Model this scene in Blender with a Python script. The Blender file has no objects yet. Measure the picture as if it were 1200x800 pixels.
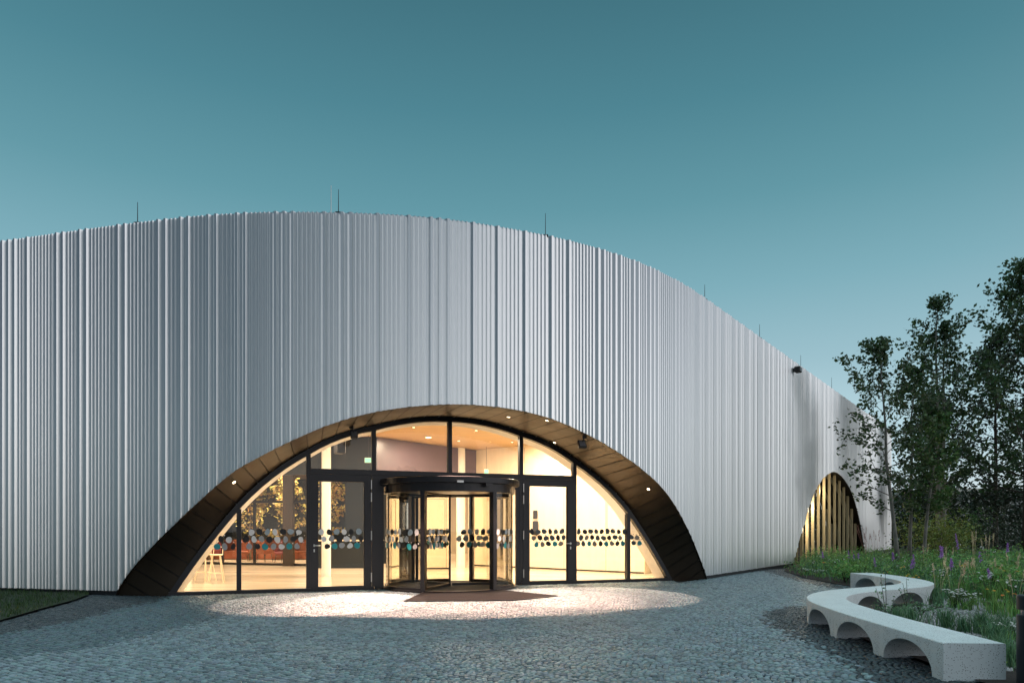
import bpy, bmesh, math, random
import numpy as np
from mathutils import Vector
from mathutils.bvhtree import BVHTree

random.seed(7)
rng = np.random.default_rng(11)
R = math.radians
C = bpy.context.scene.collection

# ------------------------------------------------------------------ camera frame of the survey
F, HOR, CX, EYE = 800.0, 619.0, 600.0, 1.6      # focal length and horizon of the 1200 px survey, eye height


def ground(x, y):
    d = F * EYE / (y - HOR)
    return ((x - CX) * d / F, d)


def at(x, y, d):
    return ((x - CX) * d / F, d, EYE + (HOR - y) * d / F)


# ------------------------------------------------------------------ object helpers
def tag(o, label=None, cat=None, group=None, kind=None):
    if label: o['label'] = label
    if cat: o['category'] = cat
    if group: o['group'] = group
    if kind: o['kind'] = kind
    return o


def empty(name, loc=(0, 0, 0), rz=0, **k):
    o = bpy.data.objects.new(name, None)
    o.location = loc
    o.rotation_euler = (0, 0, rz)
    o.empty_display_size = .2
    C.objects.link(o)
    return tag(o, **k)


class MB:
    """collects boxes, bars, prisms and tubes into one mesh"""

    def __init__(s):
        s.v, s.f, s.m = [], [], []

    def add(s, vs, fs, mi=0):
        b = len(s.v)
        s.v += [tuple(p) for p in vs]
        s.f += [tuple(i + b for i in f) for f in fs]
        s.m += [mi] * len(fs)
        return s

    def quad(s, a, b, c, d, mi=0):
        return s.add([a, b, c, d], [(0, 1, 2, 3)], mi)

    def box(s, c, size, rz=0, mi=0, bev=0.0):
        hx, hy, hz = size[0] / 2, size[1] / 2, size[2] / 2
        ca, sa = math.cos(rz), math.sin(rz)
        pts = []
        if bev <= 0:
            for z in (-hz, hz):
                for x, y in ((-hx, -hy), (hx, -hy), (hx, hy), (-hx, hy)):
                    pts.append((c[0] + x * ca - y * sa, c[1] + x * sa + y * ca, c[2] + z))
            return s.add(pts, [(3, 2, 1, 0), (4, 5, 6, 7), (0, 1, 5, 4), (1, 2, 6, 5), (2, 3, 7, 6), (3, 0, 4, 7)], mi)
        lv = [(-hz, hx - bev, hy - bev), (-hz + bev, hx, hy), (hz - bev, hx, hy), (hz, hx - bev, hy - bev)]
        for z, ax, ay in lv:
            for x, y in ((-ax + bev, -ay), (ax - bev, -ay), (ax, -ay + bev), (ax, ay - bev), (ax - bev, ay), (-ax + bev, ay), (-ax, ay - bev), (-ax, -ay + bev)):
                pts.append((c[0] + x * ca - y * sa, c[1] + x * sa + y * ca, c[2] + z))
        fs = [tuple(range(7, -1, -1)), tuple(range(24, 32))]
        for k in range(3):
            for i in range(8):
                j = (i + 1) % 8
                fs.append((k * 8 + i, k * 8 + j, k * 8 + 8 + j, k * 8 + 8 + i))
        return s.add(pts, fs, mi)

    def tube(s, path, rad, n=8, mi=0, cap=True):
        path = [Vector(p) for p in path]
        if not hasattr(rad, '__len__'): rad = [rad] * len(path)
        b = len(s.v)
        ref = None
        for i, p in enumerate(path):
            t = (path[min(i + 1, len(path) - 1)] - path[max(i - 1, 0)]).normalized()
            if ref is None:
                ref = Vector((1, 0, 0)) if abs(t.x) < .8 else Vector((0, 1, 0))
            u = t.cross(ref).normalized()
            w = t.cross(u).normalized()
            ref = u.cross(t).normalized() if u.length else ref
            for k in range(n):
                a = 2 * math.pi * k / n
                s.v.append(tuple(p + (u * math.cos(a) + w * math.sin(a)) * rad[i]))
        for i in range(len(path) - 1):
            for k in range(n):
                k2 = (k + 1) % n
                s.f.append((b + i * n + k, b + i * n + k2, b + (i + 1) * n + k2, b + (i + 1) * n + k))
                s.m.append(mi)
        if cap:
            s.f.append(tuple(b + k for k in range(n - 1, -1, -1))); s.m.append(mi)
            e = b + (len(path) - 1) * n
            s.f.append(tuple(e + k for k in range(n))); s.m.append(mi)
        return s

    def prism(s, poly, z0, z1, mi=0):
        """vertical prism over a plan polygon"""
        n = len(poly)
        vs = [(p[0], p[1], z0) for p in poly] + [(p[0], p[1], z1) for p in poly]
        fs = [tuple(range(n - 1, -1, -1)), tuple(range(n, 2 * n))]
        fs += [(i, (i + 1) % n, n + (i + 1) % n, n + i) for i in range(n)]
        return s.add(vs, fs, mi)

    def lathe(s, c, prof, n=24, mi=0):
        b = len(s.v)
        for r, z in prof:
            for k in range(n):
                a = 2 * math.pi * k / n
                s.v.append((c[0] + r * math.cos(a), c[1] + r * math.sin(a), c[2] + z))
        for i in range(len(prof) - 1):
            for k in range(n):
                k2 = (k + 1) % n
                s.f.append((b + i * n + k, b + i * n + k2, b + (i + 1) * n + k2, b + (i + 1) * n + k)); s.m.append(mi)
        s.f.append(tuple(b + k for k in range(n - 1, -1, -1))); s.m.append(mi)
        e = b + (len(prof) - 1) * n
        s.f.append(tuple(e + k for k in range(n))); s.m.append(mi)
        return s

    def build(s, name, mat, parent=None, smooth=False, world=True):
        me = bpy.data.meshes.new(name)
        me.from_pydata(s.v, [], s.f)
        mats = mat if isinstance(mat, (list, tuple)) else [mat]
        for m in mats: me.materials.append(m)
        me.polygons.foreach_set('material_index', s.m)
        if smooth: me.polygons.foreach_set('use_smooth', [True] * len(s.f))
        me.update()
        o = bpy.data.objects.new(name, me)
        C.objects.link(o)
        if parent:
            o.parent = parent
            if world:
                # vertices were given in world space; express them in the root's frame
                root = parent
                while root.parent: root = root.parent
                if root.location.length or root.rotation_euler.z:
                    ca, sa = math.cos(-root.rotation_euler.z), math.sin(-root.rotation_euler.z)
                    co = np.empty(len(me.vertices) * 3); me.vertices.foreach_get('co', co)
                    co = co.reshape(-1, 3) - np.array(root.location)
                    x = co[:, 0] * ca - co[:, 1] * sa
                    y = co[:, 0] * sa + co[:, 1] * ca
                    co[:, 0], co[:, 1] = x, y
                    me.vertices.foreach_set('co', co.ravel())
                    me.update()
        return o


def np_mesh(name, verts, faces_n, mat, parent=None):
    """verts (N,3); faces given as an (M,k) index array; quick mesh from arrays, in the parent's frame"""
    me = bpy.data.meshes.new(name)
    verts = np.asarray(verts, dtype=np.float32)
    groups = faces_n if isinstance(faces_n, list) else [faces_n]
    loops = np.concatenate([g.ravel() for g in groups]).astype(np.int32)
    sizes = np.concatenate([np.full(len(g), g.shape[1], dtype=np.int32) for g in groups])
    starts = np.concatenate([[0], np.cumsum(sizes)[:-1]]).astype(np.int32)
    me.vertices.add(len(verts)); me.vertices.foreach_set('co', verts.ravel())
    me.loops.add(len(loops)); me.loops.foreach_set('vertex_index', loops)
    me.polygons.add(len(sizes)); me.polygons.foreach_set('loop_start', starts)
    try: me.polygons.foreach_set('loop_total', sizes)
    except Exception: pass
    for m in (mat if isinstance(mat, (list, tuple)) else [mat]): me.materials.append(m)
    me.update(calc_edges=True); me.validate()
    o = bpy.data.objects.new(name, me)
    C.objects.link(o)
    if parent: o.parent = parent
    return o


# ------------------------------------------------------------------ materials
def srgb(r, g, b):
    f = lambda c: (c / 255 / 12.92) if c / 255 <= .04045 else ((c / 255 + .055) / 1.055) ** 2.4
    return (f(r), f(g), f(b), 1)


def mat(name, col, rough=.5, metal=0.0, var=0.0, scale=8.0, bump=0.0, bscale=40.0, island=0.0, spec=.5, emit=None, estr=0.0, stretch=None, trans=0.0, col2=None):
    m = bpy.data.materials.new(name)
    m.use_nodes = True
    nt = m.node_tree
    b = nt.nodes['Principled BSDF']
    col = tuple(col[:3]) + (1,)
    b.inputs['Base Color'].default_value = col
    b.inputs['Roughness'].default_value = rough
    b.inputs['Metallic'].default_value = metal
    b.inputs['Specular IOR Level'].default_value = spec
    if emit:
        b.inputs['Emission Color'].default_value = tuple(emit[:3]) + (1,)
        b.inputs['Emission Strength'].default_value = estr
    tc = None
    if var or bump:
        tc = nt.nodes.new('ShaderNodeTexCoord')
        mp = nt.nodes.new('ShaderNodeMapping')
        if stretch: mp.inputs['Scale'].default_value = stretch
        nt.links.new(tc.outputs['Object'], mp.inputs['Vector'])
    last = None
    if var:
        nz = nt.nodes.new('ShaderNodeTexNoise')
        nz.inputs['Scale'].default_value = scale
        nz.inputs['Detail'].default_value = 6
        nz.inputs['Roughness'].default_value = .65
        nt.links.new(mp.outputs[0], nz.inputs['Vector'])
        rp = nt.nodes.new('ShaderNodeValToRGB')
        rp.color_ramp.elements[0].position = .3
        rp.color_ramp.elements[1].position = .7
        rp.color_ramp.elements[0].color = tuple(c * (1 - var) for c in col[:3]) + (1,)
        rp.color_ramp.elements[1].color = (tuple(col2[:3]) if col2 else tuple(min(1, c * (1 + var)) for c in col[:3])) + (1,)
        nt.links.new(nz.outputs['Fac'], rp.inputs['Fac'])
        last = rp.outputs['Color']
        rr = nt.nodes.new('ShaderNodeMapRange')
        rr.inputs['To Min'].default_value = max(.02, rough - .12)
        rr.inputs['To Max'].default_value = min(1, rough + .12)
        nt.links.new(nz.outputs['Fac'], rr.inputs['Value'])
        nt.links.new(rr.outputs[0], b.inputs['Roughness'])
    if island:
        ge = nt.nodes.new('ShaderNodeNewGeometry')
        hs = nt.nodes.new('ShaderNodeHueSaturation')
        mr = nt.nodes.new('ShaderNodeMapRange')
        mr.inputs['To Min'].default_value = 1 - island
        mr.inputs['To Max'].default_value = 1 + island
        nt.links.new(ge.outputs['Random Per Island'], mr.inputs['Value'])
        nt.links.new(mr.outputs[0], hs.inputs['Value'])
        mr2 = nt.nodes.new('ShaderNodeMapRange')
        mr2.inputs['To Min'].default_value = .5 + .04 * (1 if island > 0 else 0)
        mr2.inputs['To Max'].default_value = .5 - .04
        mth = nt.nodes.new('ShaderNodeMath'); mth.operation = 'FRACT'
        mul = nt.nodes.new('ShaderNodeMath'); mul.operation = 'MULTIPLY'; mul.inputs[1].default_value = 37.7
        nt.links.new(ge.outputs['Random Per Island'], mul.inputs[0])
        nt.links.new(mul.outputs[0], mth.inputs[0])
        nt.links.new(mth.outputs[0], mr2.inputs['Value'])
        nt.links.new(mr2.outputs[0], hs.inputs['Hue'])
        if last: nt.links.new(last, hs.inputs['Color'])
        else: hs.inputs['Color'].default_value = col
        last = hs.outputs['Color']
    if last: nt.links.new(last, b.inputs['Base Color'])
    if bump:
        bz = nt.nodes.new('ShaderNodeTexNoise')
        bz.inputs['Scale'].default_value = bscale
        bz.inputs['Detail'].default_value = 4
        nt.links.new(mp.outputs[0], bz.inputs['Vector'])
        bp = nt.nodes.new('ShaderNodeBump')
        bp.inputs['Strength'].default_value = bump
        bp.inputs['Distance'].default_value = .02
        nt.links.new(bz.outputs['Fac'], bp.inputs['Height'])
        nt.links.new(bp.outputs[0], b.inputs['Normal'])
    if trans:
        tr = nt.nodes.new('ShaderNodeBsdfTranslucent')
        mx = nt.nodes.new('ShaderNodeMixShader')
        mx.inputs[0].default_value = trans
        if last: nt.links.new(last, tr.inputs['Color'])
        else: tr.inputs['Color'].default_value = col
        out = nt.nodes['Material Output']
        nt.links.new(b.outputs[0], mx.inputs[1]); nt.links.new(tr.outputs[0], mx.inputs[2])
        nt.links.new(mx.outputs[0], out.inputs['Surface'])
    return m


def glass_mat(name, tint=(.93, .95, .95), refl=1.0, rough=.0):
    m = bpy.data.materials.new(name)
    m.use_nodes = True
    nt = m.node_tree
    nt.nodes.remove(nt.nodes['Principled BSDF'])
    t = nt.nodes.new('ShaderNodeBsdfTransparent'); t.inputs[0].default_value = tuple(tint) + (1,)
    g = nt.nodes.new('ShaderNodeBsdfGlossy'); g.inputs['Roughness'].default_value = rough
    fr = nt.nodes.new('ShaderNodeFresnel'); fr.inputs[0].default_value = 1.6
    mu = nt.nodes.new('ShaderNodeMath'); mu.operation = 'MULTIPLY'; mu.inputs[1].default_value = refl
    mu.use_clamp = True
    mx = nt.nodes.new('ShaderNodeMixShader')
    nt.links.new(fr.outputs[0], mu.inputs[0]); nt.links.new(mu.outputs[0], mx.inputs[0])
    nt.links.new(t.outputs[0], mx.inputs[1]); nt.links.new(g.outputs[0], mx.inputs[2])
    nt.links.new(mx.outputs[0], nt.nodes['Material Output'].inputs['Surface'])
    return m


M = {}
M['clad'] = mat('coated_aluminium', (.80, .83, .84), .33, .92)
M['plinth'] = mat('dark_plinth', (.02, .022, .026), .6)
M['roof'] = mat('roof_membrane', (.2, .2, .2), .8)
M['soffit'] = mat('bronze_panel', (.043, .031, .021), .45, .75, var=.10, scale=2.0)
M['seam'] = mat('dark_seam', (.01, .009, .008), .6)
M['frame'] = mat('anthracite_metal', (.022, .021, .024), .38, .3, var=.06, scale=6)
M['steel'] = mat('brushed_steel', (.62, .6, .58), .28, 1.0)
M['glass'] = glass_mat('clear_glass')
M['glass_curved'] = glass_mat('tinted_curved_glass', (.93, .91, .84), .9)
M['glass_wing'] = glass_mat('wing_glass', (.90, .87, .80), 1.1)
M['glass_dark'] = glass_mat('dark_window_glass', (.55, .58, .58), 1.3)
M['black'] = mat('black_plastic', (.012, .012, .013), .4)
M['mat_rib'] = mat('brown_mat', (.011, .0115, .012), .9, spec=.1, var=.25, scale=30, bump=.4, bscale=180)
M['drum_mat'] = mat('dark_entry_mat', (.03, .027, .024), .85, bump=.3, bscale=150)
M['floor_in'] = mat('polished_floor', (.62, .52, .38), .2, var=.10, scale=1.5, stretch=(.25, 1.5, 1))
M['maple'] = mat('pale_maple', (.74, .63, .47), .5, var=.05, scale=3, stretch=(2, 2, .25))
M['ceil_wood'] = mat('timber_ceiling', (.46, .29, .14), .45, var=.16, scale=1.4, stretch=(.4, 3.0, 1))
M['white_in'] = mat('white_plaster', (.75, .72, .66), .7)
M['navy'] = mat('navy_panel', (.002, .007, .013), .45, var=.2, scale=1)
M['navy_dark'] = mat('dark_wall', (.01, .016, .024), .5)
M['dark_wood'] = mat('dark_pillar', (.03, .018, .012), .5)
M['concrete'] = mat('terrazzo_concrete', (.70, .74, .75), .62, var=.06, scale=2.2, bump=.1, bscale=120)
M['orange'] = mat('rust_upholstery', (.26, .07, .03), .8, var=.1)
M['plum'] = mat('plum_upholstery', (.20, .035, .04), .8, var=.1)
M['stool'] = mat('pale_ash', (.75, .62, .44), .5)
M['gold_leaf'] = mat('lamplit_gold_leaves', (.36, .27, .08), .5, island=.45, trans=.3)  # gold base colour carries the warm lamplit look of the leaves
M['bark_in'] = mat('indoor_bark', (.12, .08, .05), .8)
M['brass'] = mat('brass_timber', (.60, .49, .30), .5, .2, var=.12, scale=3, stretch=(3, 3, .3))
M['setts'] = mat('granite_setts', (.175, .24, .265), .36, var=.12, scale=60, island=.42)
M['setts_dark'] = mat('dark_basalt_setts', (.028, .042, .05), .36, var=.2, scale=60, island=.5)
M['setts_mid'] = mat('mid_grey_setts', (.085, .135, .155), .4, var=.2, scale=60, island=.35)
M['joint'] = mat('joint_sand', (.012, .016, .018), .9, var=.3, scale=60)
M['earth'] = mat('far_ground', (.06, .07, .045), .95, var=.3, scale=.3)
M['soil'] = mat('dark_mulch', (.030, .02, .016), .95, var=.5, scale=14, bump=.8, bscale=50)
M['gravel'] = mat('pale_gravel', (.36, .35, .36), .85, island=.45)
M['lawn_soil'] = mat('lawn_soil', (.02, .032, .012), .95, var=.3, scale=6)
M['grass'] = mat('lawn_grass', (.04, .085, .022), .6, island=.4, trans=.25)
M['leafA'] = mat('dark_tree_leaf', (.055, .100, .036), .5, island=.5, trans=.34)
M['leafB'] = mat('green_tree_leaf', (.085, .16, .045), .5, island=.5, trans=.34)
M['leafC'] = mat('hedge_leaf', (.030, .048, .022), .55, island=.5, trans=.15)
M['leafD'] = mat('shrub_leaf', (.19, .24, .055), .5, island=.45, trans=.3)
M['herb'] = mat('herb_leaf', (.19, .37, .10), .55, island=.55, trans=.35)
M['herb2'] = mat('blue_green_blade', (.125, .27, .125), .55, island=.5, trans=.25)
M['plume'] = mat('straw_plume', (.74, .62, .42), .8, island=.3, trans=.3)
M['pink_plume'] = mat('pink_plume', (.30, .16, .16), .8, island=.3, trans=.2)
M['purple'] = mat('purple_petal', (.50, .24, .66), .6, island=.3, trans=.3)
M['yellow'] = mat('yellow_petal', (.72, .38, .04), .6, island=.2, trans=.3)
M['whitep'] = mat('white_petal', (.70, .70, .66), .6, island=.15, trans=.3)
M['stem'] = mat('green_stem', (.05, .085, .03), .6)
M['bark_pale'] = mat('pale_bark', (.20, .19, .17), .85, var=.45, scale=9, stretch=(1, 1, .4), bump=.5, bscale=30)
M['bark_dark'] = mat('dark_bark', (.06, .042, .036), .9, var=.4, scale=9, stretch=(1, 1, .3), bump=.5, bscale=30)
M['bollard'] = mat('anthracite_powdercoat', (.022, .025, .03), .42, .2)
M['pale_wall'] = mat('pale_render', (.55, .55, .54), .7, var=.05, scale=.6)
M['dot_white'] = mat('white_vinyl', (.74, .75, .74), .6)
M['dot_grey'] = mat('grey_vinyl', (.34, .36, .37), .6)
M['dot_blue'] = mat('pale_blue_vinyl', (.30, .38, .43), .6)
M['dot_black'] = mat('black_vinyl', (.012, .013, .015), .6)
M['dot_teal'] = mat('teal_vinyl', (.02, .30, .33), .6)
M['dot_backlit_taupe'] = mat('backlit_taupe_vinyl', (.30, .26, .21), .6)  # this and the next: backlit look put into the vinyl colour
M['dot_backlit_slate'] = mat('backlit_slate_vinyl', (.075, .10, .11), .6)
M['lamp'] = mat('lit_lamp', (1, .9, .7), .5, emit=(1, .80, .52), estr=5)
M['lamp_soft'] = mat('soft_lamp', (1, .9, .7), .5, emit=(1, .76, .46), estr=5)
M['exit'] = mat('exit_green', (.1, .5, .25), .5, emit=(.35, 1, .55), estr=.9)
M['lens'] = mat('lens_glass', (.25, .25, .26), .15, .4)
M['red'] = mat('red_enamel', (.35, .02, .015), .35)
M['edging'] = mat('weathered_edging', (.14, .10, .08), .8, var=.3, scale=10)
# speckles of the terrazzo
nt = M['concrete'].node_tree
vo = nt.nodes.new('ShaderNodeTexVoronoi'); vo.inputs['Scale'].default_value = 64
tc = nt.nodes.new('ShaderNodeTexCoord')
nt.links.new(tc.outputs['Object'], vo.inputs['Vector'])
lt = nt.nodes.new('ShaderNodeMath'); lt.operation = 'LESS_THAN'; lt.inputs[1].default_value = .27
nt.links.new(vo.outputs['Distance'], lt.inputs[0])
sx = nt.nodes.new('ShaderNodeSeparateColor'); nt.links.new(vo.outputs['Color'], sx.inputs[0])
gt = nt.nodes.new('ShaderNodeMath'); gt.operation = 'GREATER_THAN'; gt.inputs[1].default_value = .45
nt.links.new(sx.outputs[0], gt.inputs[0])
mm = nt.nodes.new('ShaderNodeMath'); mm.operation = 'MULTIPLY'
nt.links.new(lt.outputs[0], mm.inputs[0]); nt.links.new(gt.outputs[0], mm.inputs[1])
mixc = nt.nodes.new('ShaderNodeMix'); mixc.data_type = 'RGBA'
b = nt.nodes['Principled BSDF']
src = b.inputs['Base Color'].links[0].from_socket
nt.links.new(mm.outputs[0], mixc.inputs[0])
nt.links.new(src, mixc.inputs[6]); mixc.inputs[7].default_value = (.10, .095, .09, 1)
nt.links.new(mixc.outputs[2], b.inputs['Base Color'])

# ------------------------------------------------------------------ the facade's plan curve
TOPREL = 7.27                        # roof edge above eye height
top_px = [(-60, 292.5), (0, 283.2), (40, 277.5), (100, 269), (150, 262.5), (200, 256.5), (240, 252.5), (300, 249), (340, 248.5), (400, 249.3), (450, 251),
          (500, 254.5), (550, 260.3), (600, 268.5), (650, 277.8), (700, 290.7), (750, 307.5), (800, 332), (825, 349), (1044, 504.5), (1070, 523)]
xs = np.arange(-60, 1071, 1.0)
ys = np.interp(xs, [p[0] for p in top_px], [p[1] for p in top_px])
kk = np.exp(-.5 * (np.arange(-40, 41) / 14.0) ** 2); kk /= kk.sum()
pad = np.concatenate([ys[0] + (ys[0] - ys[1:41][::-1]), ys, ys[-1] + (ys[-1] - ys[-41:-1][::-1])])
ys = np.convolve(pad, kk, 'valid')
sel = (xs >= -40) & (xs <= 1044)
xs, ys = xs[sel], ys[sel]
Dp = F * TOPREL / (HOR - ys)
P = np.stack([(xs - CX) * Dp / F, Dp], 1)
left_ext = np.array([(-27.5, 42.0), (-27.0, 36.0), (-25.4, 30.2), (-22.8, 25.6), (-19.4, 21.8), (-16.6, 19.4)])
curve = np.concatenate([left_ext, P])
# dense resample
dl = np.concatenate([[0], np.cumsum(np.hypot(*np.diff(curve, axis=0).T))])


def cat_rom(pts, n=12):
    pts = [np.array(p, float) for p in pts]
    pts = [2 * pts[0] - pts[1]] + pts + [2 * pts[-1] - pts[-2]]
    out = []
    for i in range(1, len(pts) - 2):
        for k in range(n):
            t = k / n
            p0, p1, p2, p3 = pts[i - 1:i + 3]
            out.append(.5 * (2 * p1 + (p2 - p0) * t + (2 * p0 - 5 * p1 + 4 * p2 - p3) * t * t + (3 * p1 - p0 - 3 * p2 + p3) * t ** 3))
    out.append(pts[-2])
    return np.array(out)


le = cat_rom(list(left_ext) + [P[0], P[12]], 14)[:-14]
curve = np.concatenate([le, P[1:]])
dl = np.concatenate([[0], np.cumsum(np.hypot(*np.diff(curve, axis=0).T))])
TOT = dl[-1]
HTOP = EYE + TOPREL


def cpos(s):
    return np.array([np.interp(s, dl, curve[:, 0]), np.interp(s, dl, curve[:, 1])])


def cnorm(s):
    a, b_ = cpos(max(0, s - .15)), cpos(min(TOT, s + .15))
    t = (b_ - a) / np.hypot(*(b_ - a))
    return np.array([t[1], -t[0]])


cs_ratio = curve[:, 0] / curve[:, 1]


def s_of_x(x):
    """distance along the facade seen at survey column x (front side)"""
    k = len(le)
    return float(np.interp((x - CX) / F, cs_ratio[k:], dl[k:]))


def facade_pt(x, y):
    s = s_of_x(x)
    p = cpos(s)
    return s, p, EYE + (HOR - y) * p[1] / F


# ---- the openings
def arch_curve(px, n=14):
    pts = []
    for x, y in px:
        s, p, z = facade_pt(x, y)
        pts.append((s, z))
    return cat_rom(pts, n)


A1px = [(137, 697.6), (144, 684), (159, 663), (180, 640), (201, 619), (237, 585), (272.7, 554.5), (302, 537), (328, 523.5), (360, 508.5), (390, 496.5), (432, 484.5), (480, 476.8),
        (530, 473.8), (567, 475.4), (603, 480), (640, 489), (677, 504), (713, 523.5), (750, 549), (779, 577), (801, 613), (816, 647), (827, 676.5)]
A1 = arch_curve(A1px, 8); A1[0, 1] = 0; A1[-1, 1] = 0
A2px = [(929, 661), (931, 650), (939.8, 619.7), (948, 592), (956, 572.5), (964, 560), (974, 553), (982, 554.6), (990, 563), (998, 577), (1005, 600), (1009.7, 623), (1013.5, 648)]
A2 = arch_curve(A2px, 8); A2[0, 1] = 0; A2[-1, 1] = 0
A1[:, 1] = np.maximum(A1[:, 1], 0); A2[:, 1] = np.maximum(A2[:, 1], 0)


def zlow(s):
    z = .105
    for A in (A1, A2):
        if A[0, 0] < s < A[-1, 0]:
            z = max(z, float(np.interp(s, A[:, 0], A[:, 1])))
    return z


bld = empty('curved_building', (0, 0, 0), label='low curved building clad in ribbed silver metal with glowing arched entrance', cat='building')

# ---- ribbed cladding: narrow and wide trapezoid ribs in irregular runs
br = []                                   # (s, depth)
s = 0.0
run, wide = 6, False
rbr = random.Random(12)
while s < TOT - .25:
    if run <= 0:
        wide = not wide
        run = rbr.choice([1, 1, 2, 2, 3, 3]) if wide else rbr.choice([2, 3, 3, 4, 5, 7])
    if wide: w = (.046, .064, .054, .034); d = .064
    else: w = (.028, .031, .027, .018); d = .035
    br += [(s, 0), (s + w[0], 0), (s + w[0] + w[1], d), (s + w[0] + w[1] + w[2], d)]
    s += sum(w); run -= 1
br += [(s, 0), (TOT, 0)]
brk = []
for i in range(len(br) - 1):
    (s0, d0), (s1, d1) = br[i], br[i + 1]
    brk.append((s0, d0))
    for A in (A1, A2):
        for q in (A[0, 0], A[-1, 0]):
            if s0 < q < s1: brk.append((q, d0 + (d1 - d0) * (q - s0) / (s1 - s0)))
brk.append(br[-1])
V, Fq = [], []
for (s, d) in brk:
    p, n = cpos(s), cnorm(s)
    q = p + n * d
    V.append((q[0], q[1], zlow(s))); V.append((q[0], q[1], HTOP))
for i in range(len(brk) - 1):
    Fq.append((2 * i, 2 * i + 2, 2 * i + 3, 2 * i + 1))
mb = MB(); mb.add(V, Fq)
# return wall round the far corner
e = cpos(TOT)
mb.quad((e[0], e[1], .1), (e[0] - 1.0, e[1] + 9, .1), (e[0] - 1.0, e[1] + 9, HTOP), (e[0], e[1], HTOP))
clad = mb.build('cladding', M['clad'], bld)
# plinth and parapet cap, set back behind the ribs
mb = MB()
def flush():
    global mb
    if mb.v: mb.build('plinth', M['plinth'], bld)
    mb = MB()
for i in range(len(curve) - 1):
    a, b_ = curve[i], curve[i + 1]
    sa, sb = dl[i], dl[i + 1]
    na, nb = cnorm(sa), cnorm(sb)
    inside = any(A[0, 0] - .02 < sa and sb < A[-1, 0] + .02 for A in (A1, A2))
    if not inside:
        a2, b2 = a - na * .02, b_ - nb * .02
        mb.quad((a2[0], a2[1], -.05), (b2[0], b2[1], -.05), (b2[0], b2[1], .16), (a2[0], a2[1], .16))
    else: flush()
flush()
mb = MB()
step = 8
ids = list(range(0, len(curve), step))
inner = [curve[i] - cnorm(dl[i]) * .03 for i in ids]
poly = [tuple(p) for p in inner] + [(26.5, 59), (-27, 59)]
mb.add([(p[0], p[1], HTOP - .35) for p in poly], [tuple(range(len(poly)))])
mb.build('roof', M['roof'], bld)
mb = MB()
back = [tuple(inner[-1]), (26.5, 59), (-27, 59), tuple(inner[0])]
for a, b_ in zip(back[:-1], back[1:]):
    mb.quad((a[0], a[1], 0), (b_[0], b_[1], 0), (b_[0], b_[1], HTOP - .3), (a[0], a[1], HTOP - .3))
mb.build('rear_wall', M['plinth'], bld)

# ------------------------------------------------------------------ glazing plane of the entrance
def gz(x):
    K = 78.5 - .0302 * (x - 200)
    d = F * EYE / K
    return np.array([(x - CX) * d / F, d])


G0, G1 = gz(196.0), gz(787.5)
GU = (G1 - G0) / np.hypot(*(G1 - G0))
GN = np.array([GU[1], -GU[0]])           # towards the forecourt
GLEN = float(np.hypot(*(G1 - G0)))


def gu(x):
    return float((gz(x) - G0) @ GU)


def gp(u, z, out=0.0):
    q = G0 + GU * u + GN * out
    return (q[0], q[1], z)


def gzh(x, y):
    d = gz(x)[1]
    return EYE + (HOR - y) * d / F


kin = [(196, 697.6), (237.5, 640.5), (277.6, 590), (318, 556.5), (360.4, 526.6), (398, 511.5), (437, 499), (481, 493.2), (526.5, 488.8), (569, 496.2), (610.7, 506.2), (643, 521), (675, 539), (706, 565.5), (735.5, 594), (762, 632), (787.5, 679.6)]
kin = [k for i, k in enumerate(kin) if i % 2 == 0]
# gentle sag outward between kinks so the glass line reads as an arch made of facets
INN = [(gu(x), max(0.0, gzh(x, y))) for x, y in kin]
INN[0] = (0.0, 0.0); INN[-1] = (GLEN, 0.0)
pts = []
for i in range(len(INN) - 1):
    (u0, z0), (u1, z1) = INN[i], INN[i + 1]
    L = math.hypot(u1 - u0, z1 - z0)
    nx, nz = -(z1 - z0) / L, (u1 - u0) / L
    for k in range(6):
        t = k / 6
        bu = .10 * 4 * t * (1 - t) * (.9 if 0 < i < len(INN) - 2 else .5)
        pts.append((u0 + (u1 - u0) * t + nx * bu, max(0, z0 + (z1 - z0) * t + nz * bu)))
pts.append(INN[-1])
INN = np.array(pts)


def offset_poly(pl, d):
    out = []
    for i in range(len(pl)):
        a = pl[max(0, i - 1)]; b_ = pl[min(len(pl) - 1, i + 1)]
        t = (b_ - a) / np.hypot(*(b_ - a))
        out.append(pl[i] + np.array([t[1], -t[0]]) * d)
    return np.array(out)


IN2 = offset_poly(INN, .13)               # inner edge of the frame = edge of the glass
z_glass = lambda u: float(np.interp(u, IN2[:, 0], IN2[:, 1]))
z_frame = lambda u: float(np.interp(u, INN[:, 0], INN[:, 1]))

# ---- soffit: bronze panels between facade arch and glazing arch
OUT = []
for s, z in A1:
    p = cpos(s); OUT.append((p[0], p[1], z))
OUT = np.array(OUT)
ol = np.concatenate([[0], np.cumsum(np.linalg.norm(np.diff(OUT, axis=0), axis=1))])
uo = (OUT[:, :2] - G0) @ GU
qo = (uo - uo[0]) / (uo[-1] - uo[0])


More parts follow.
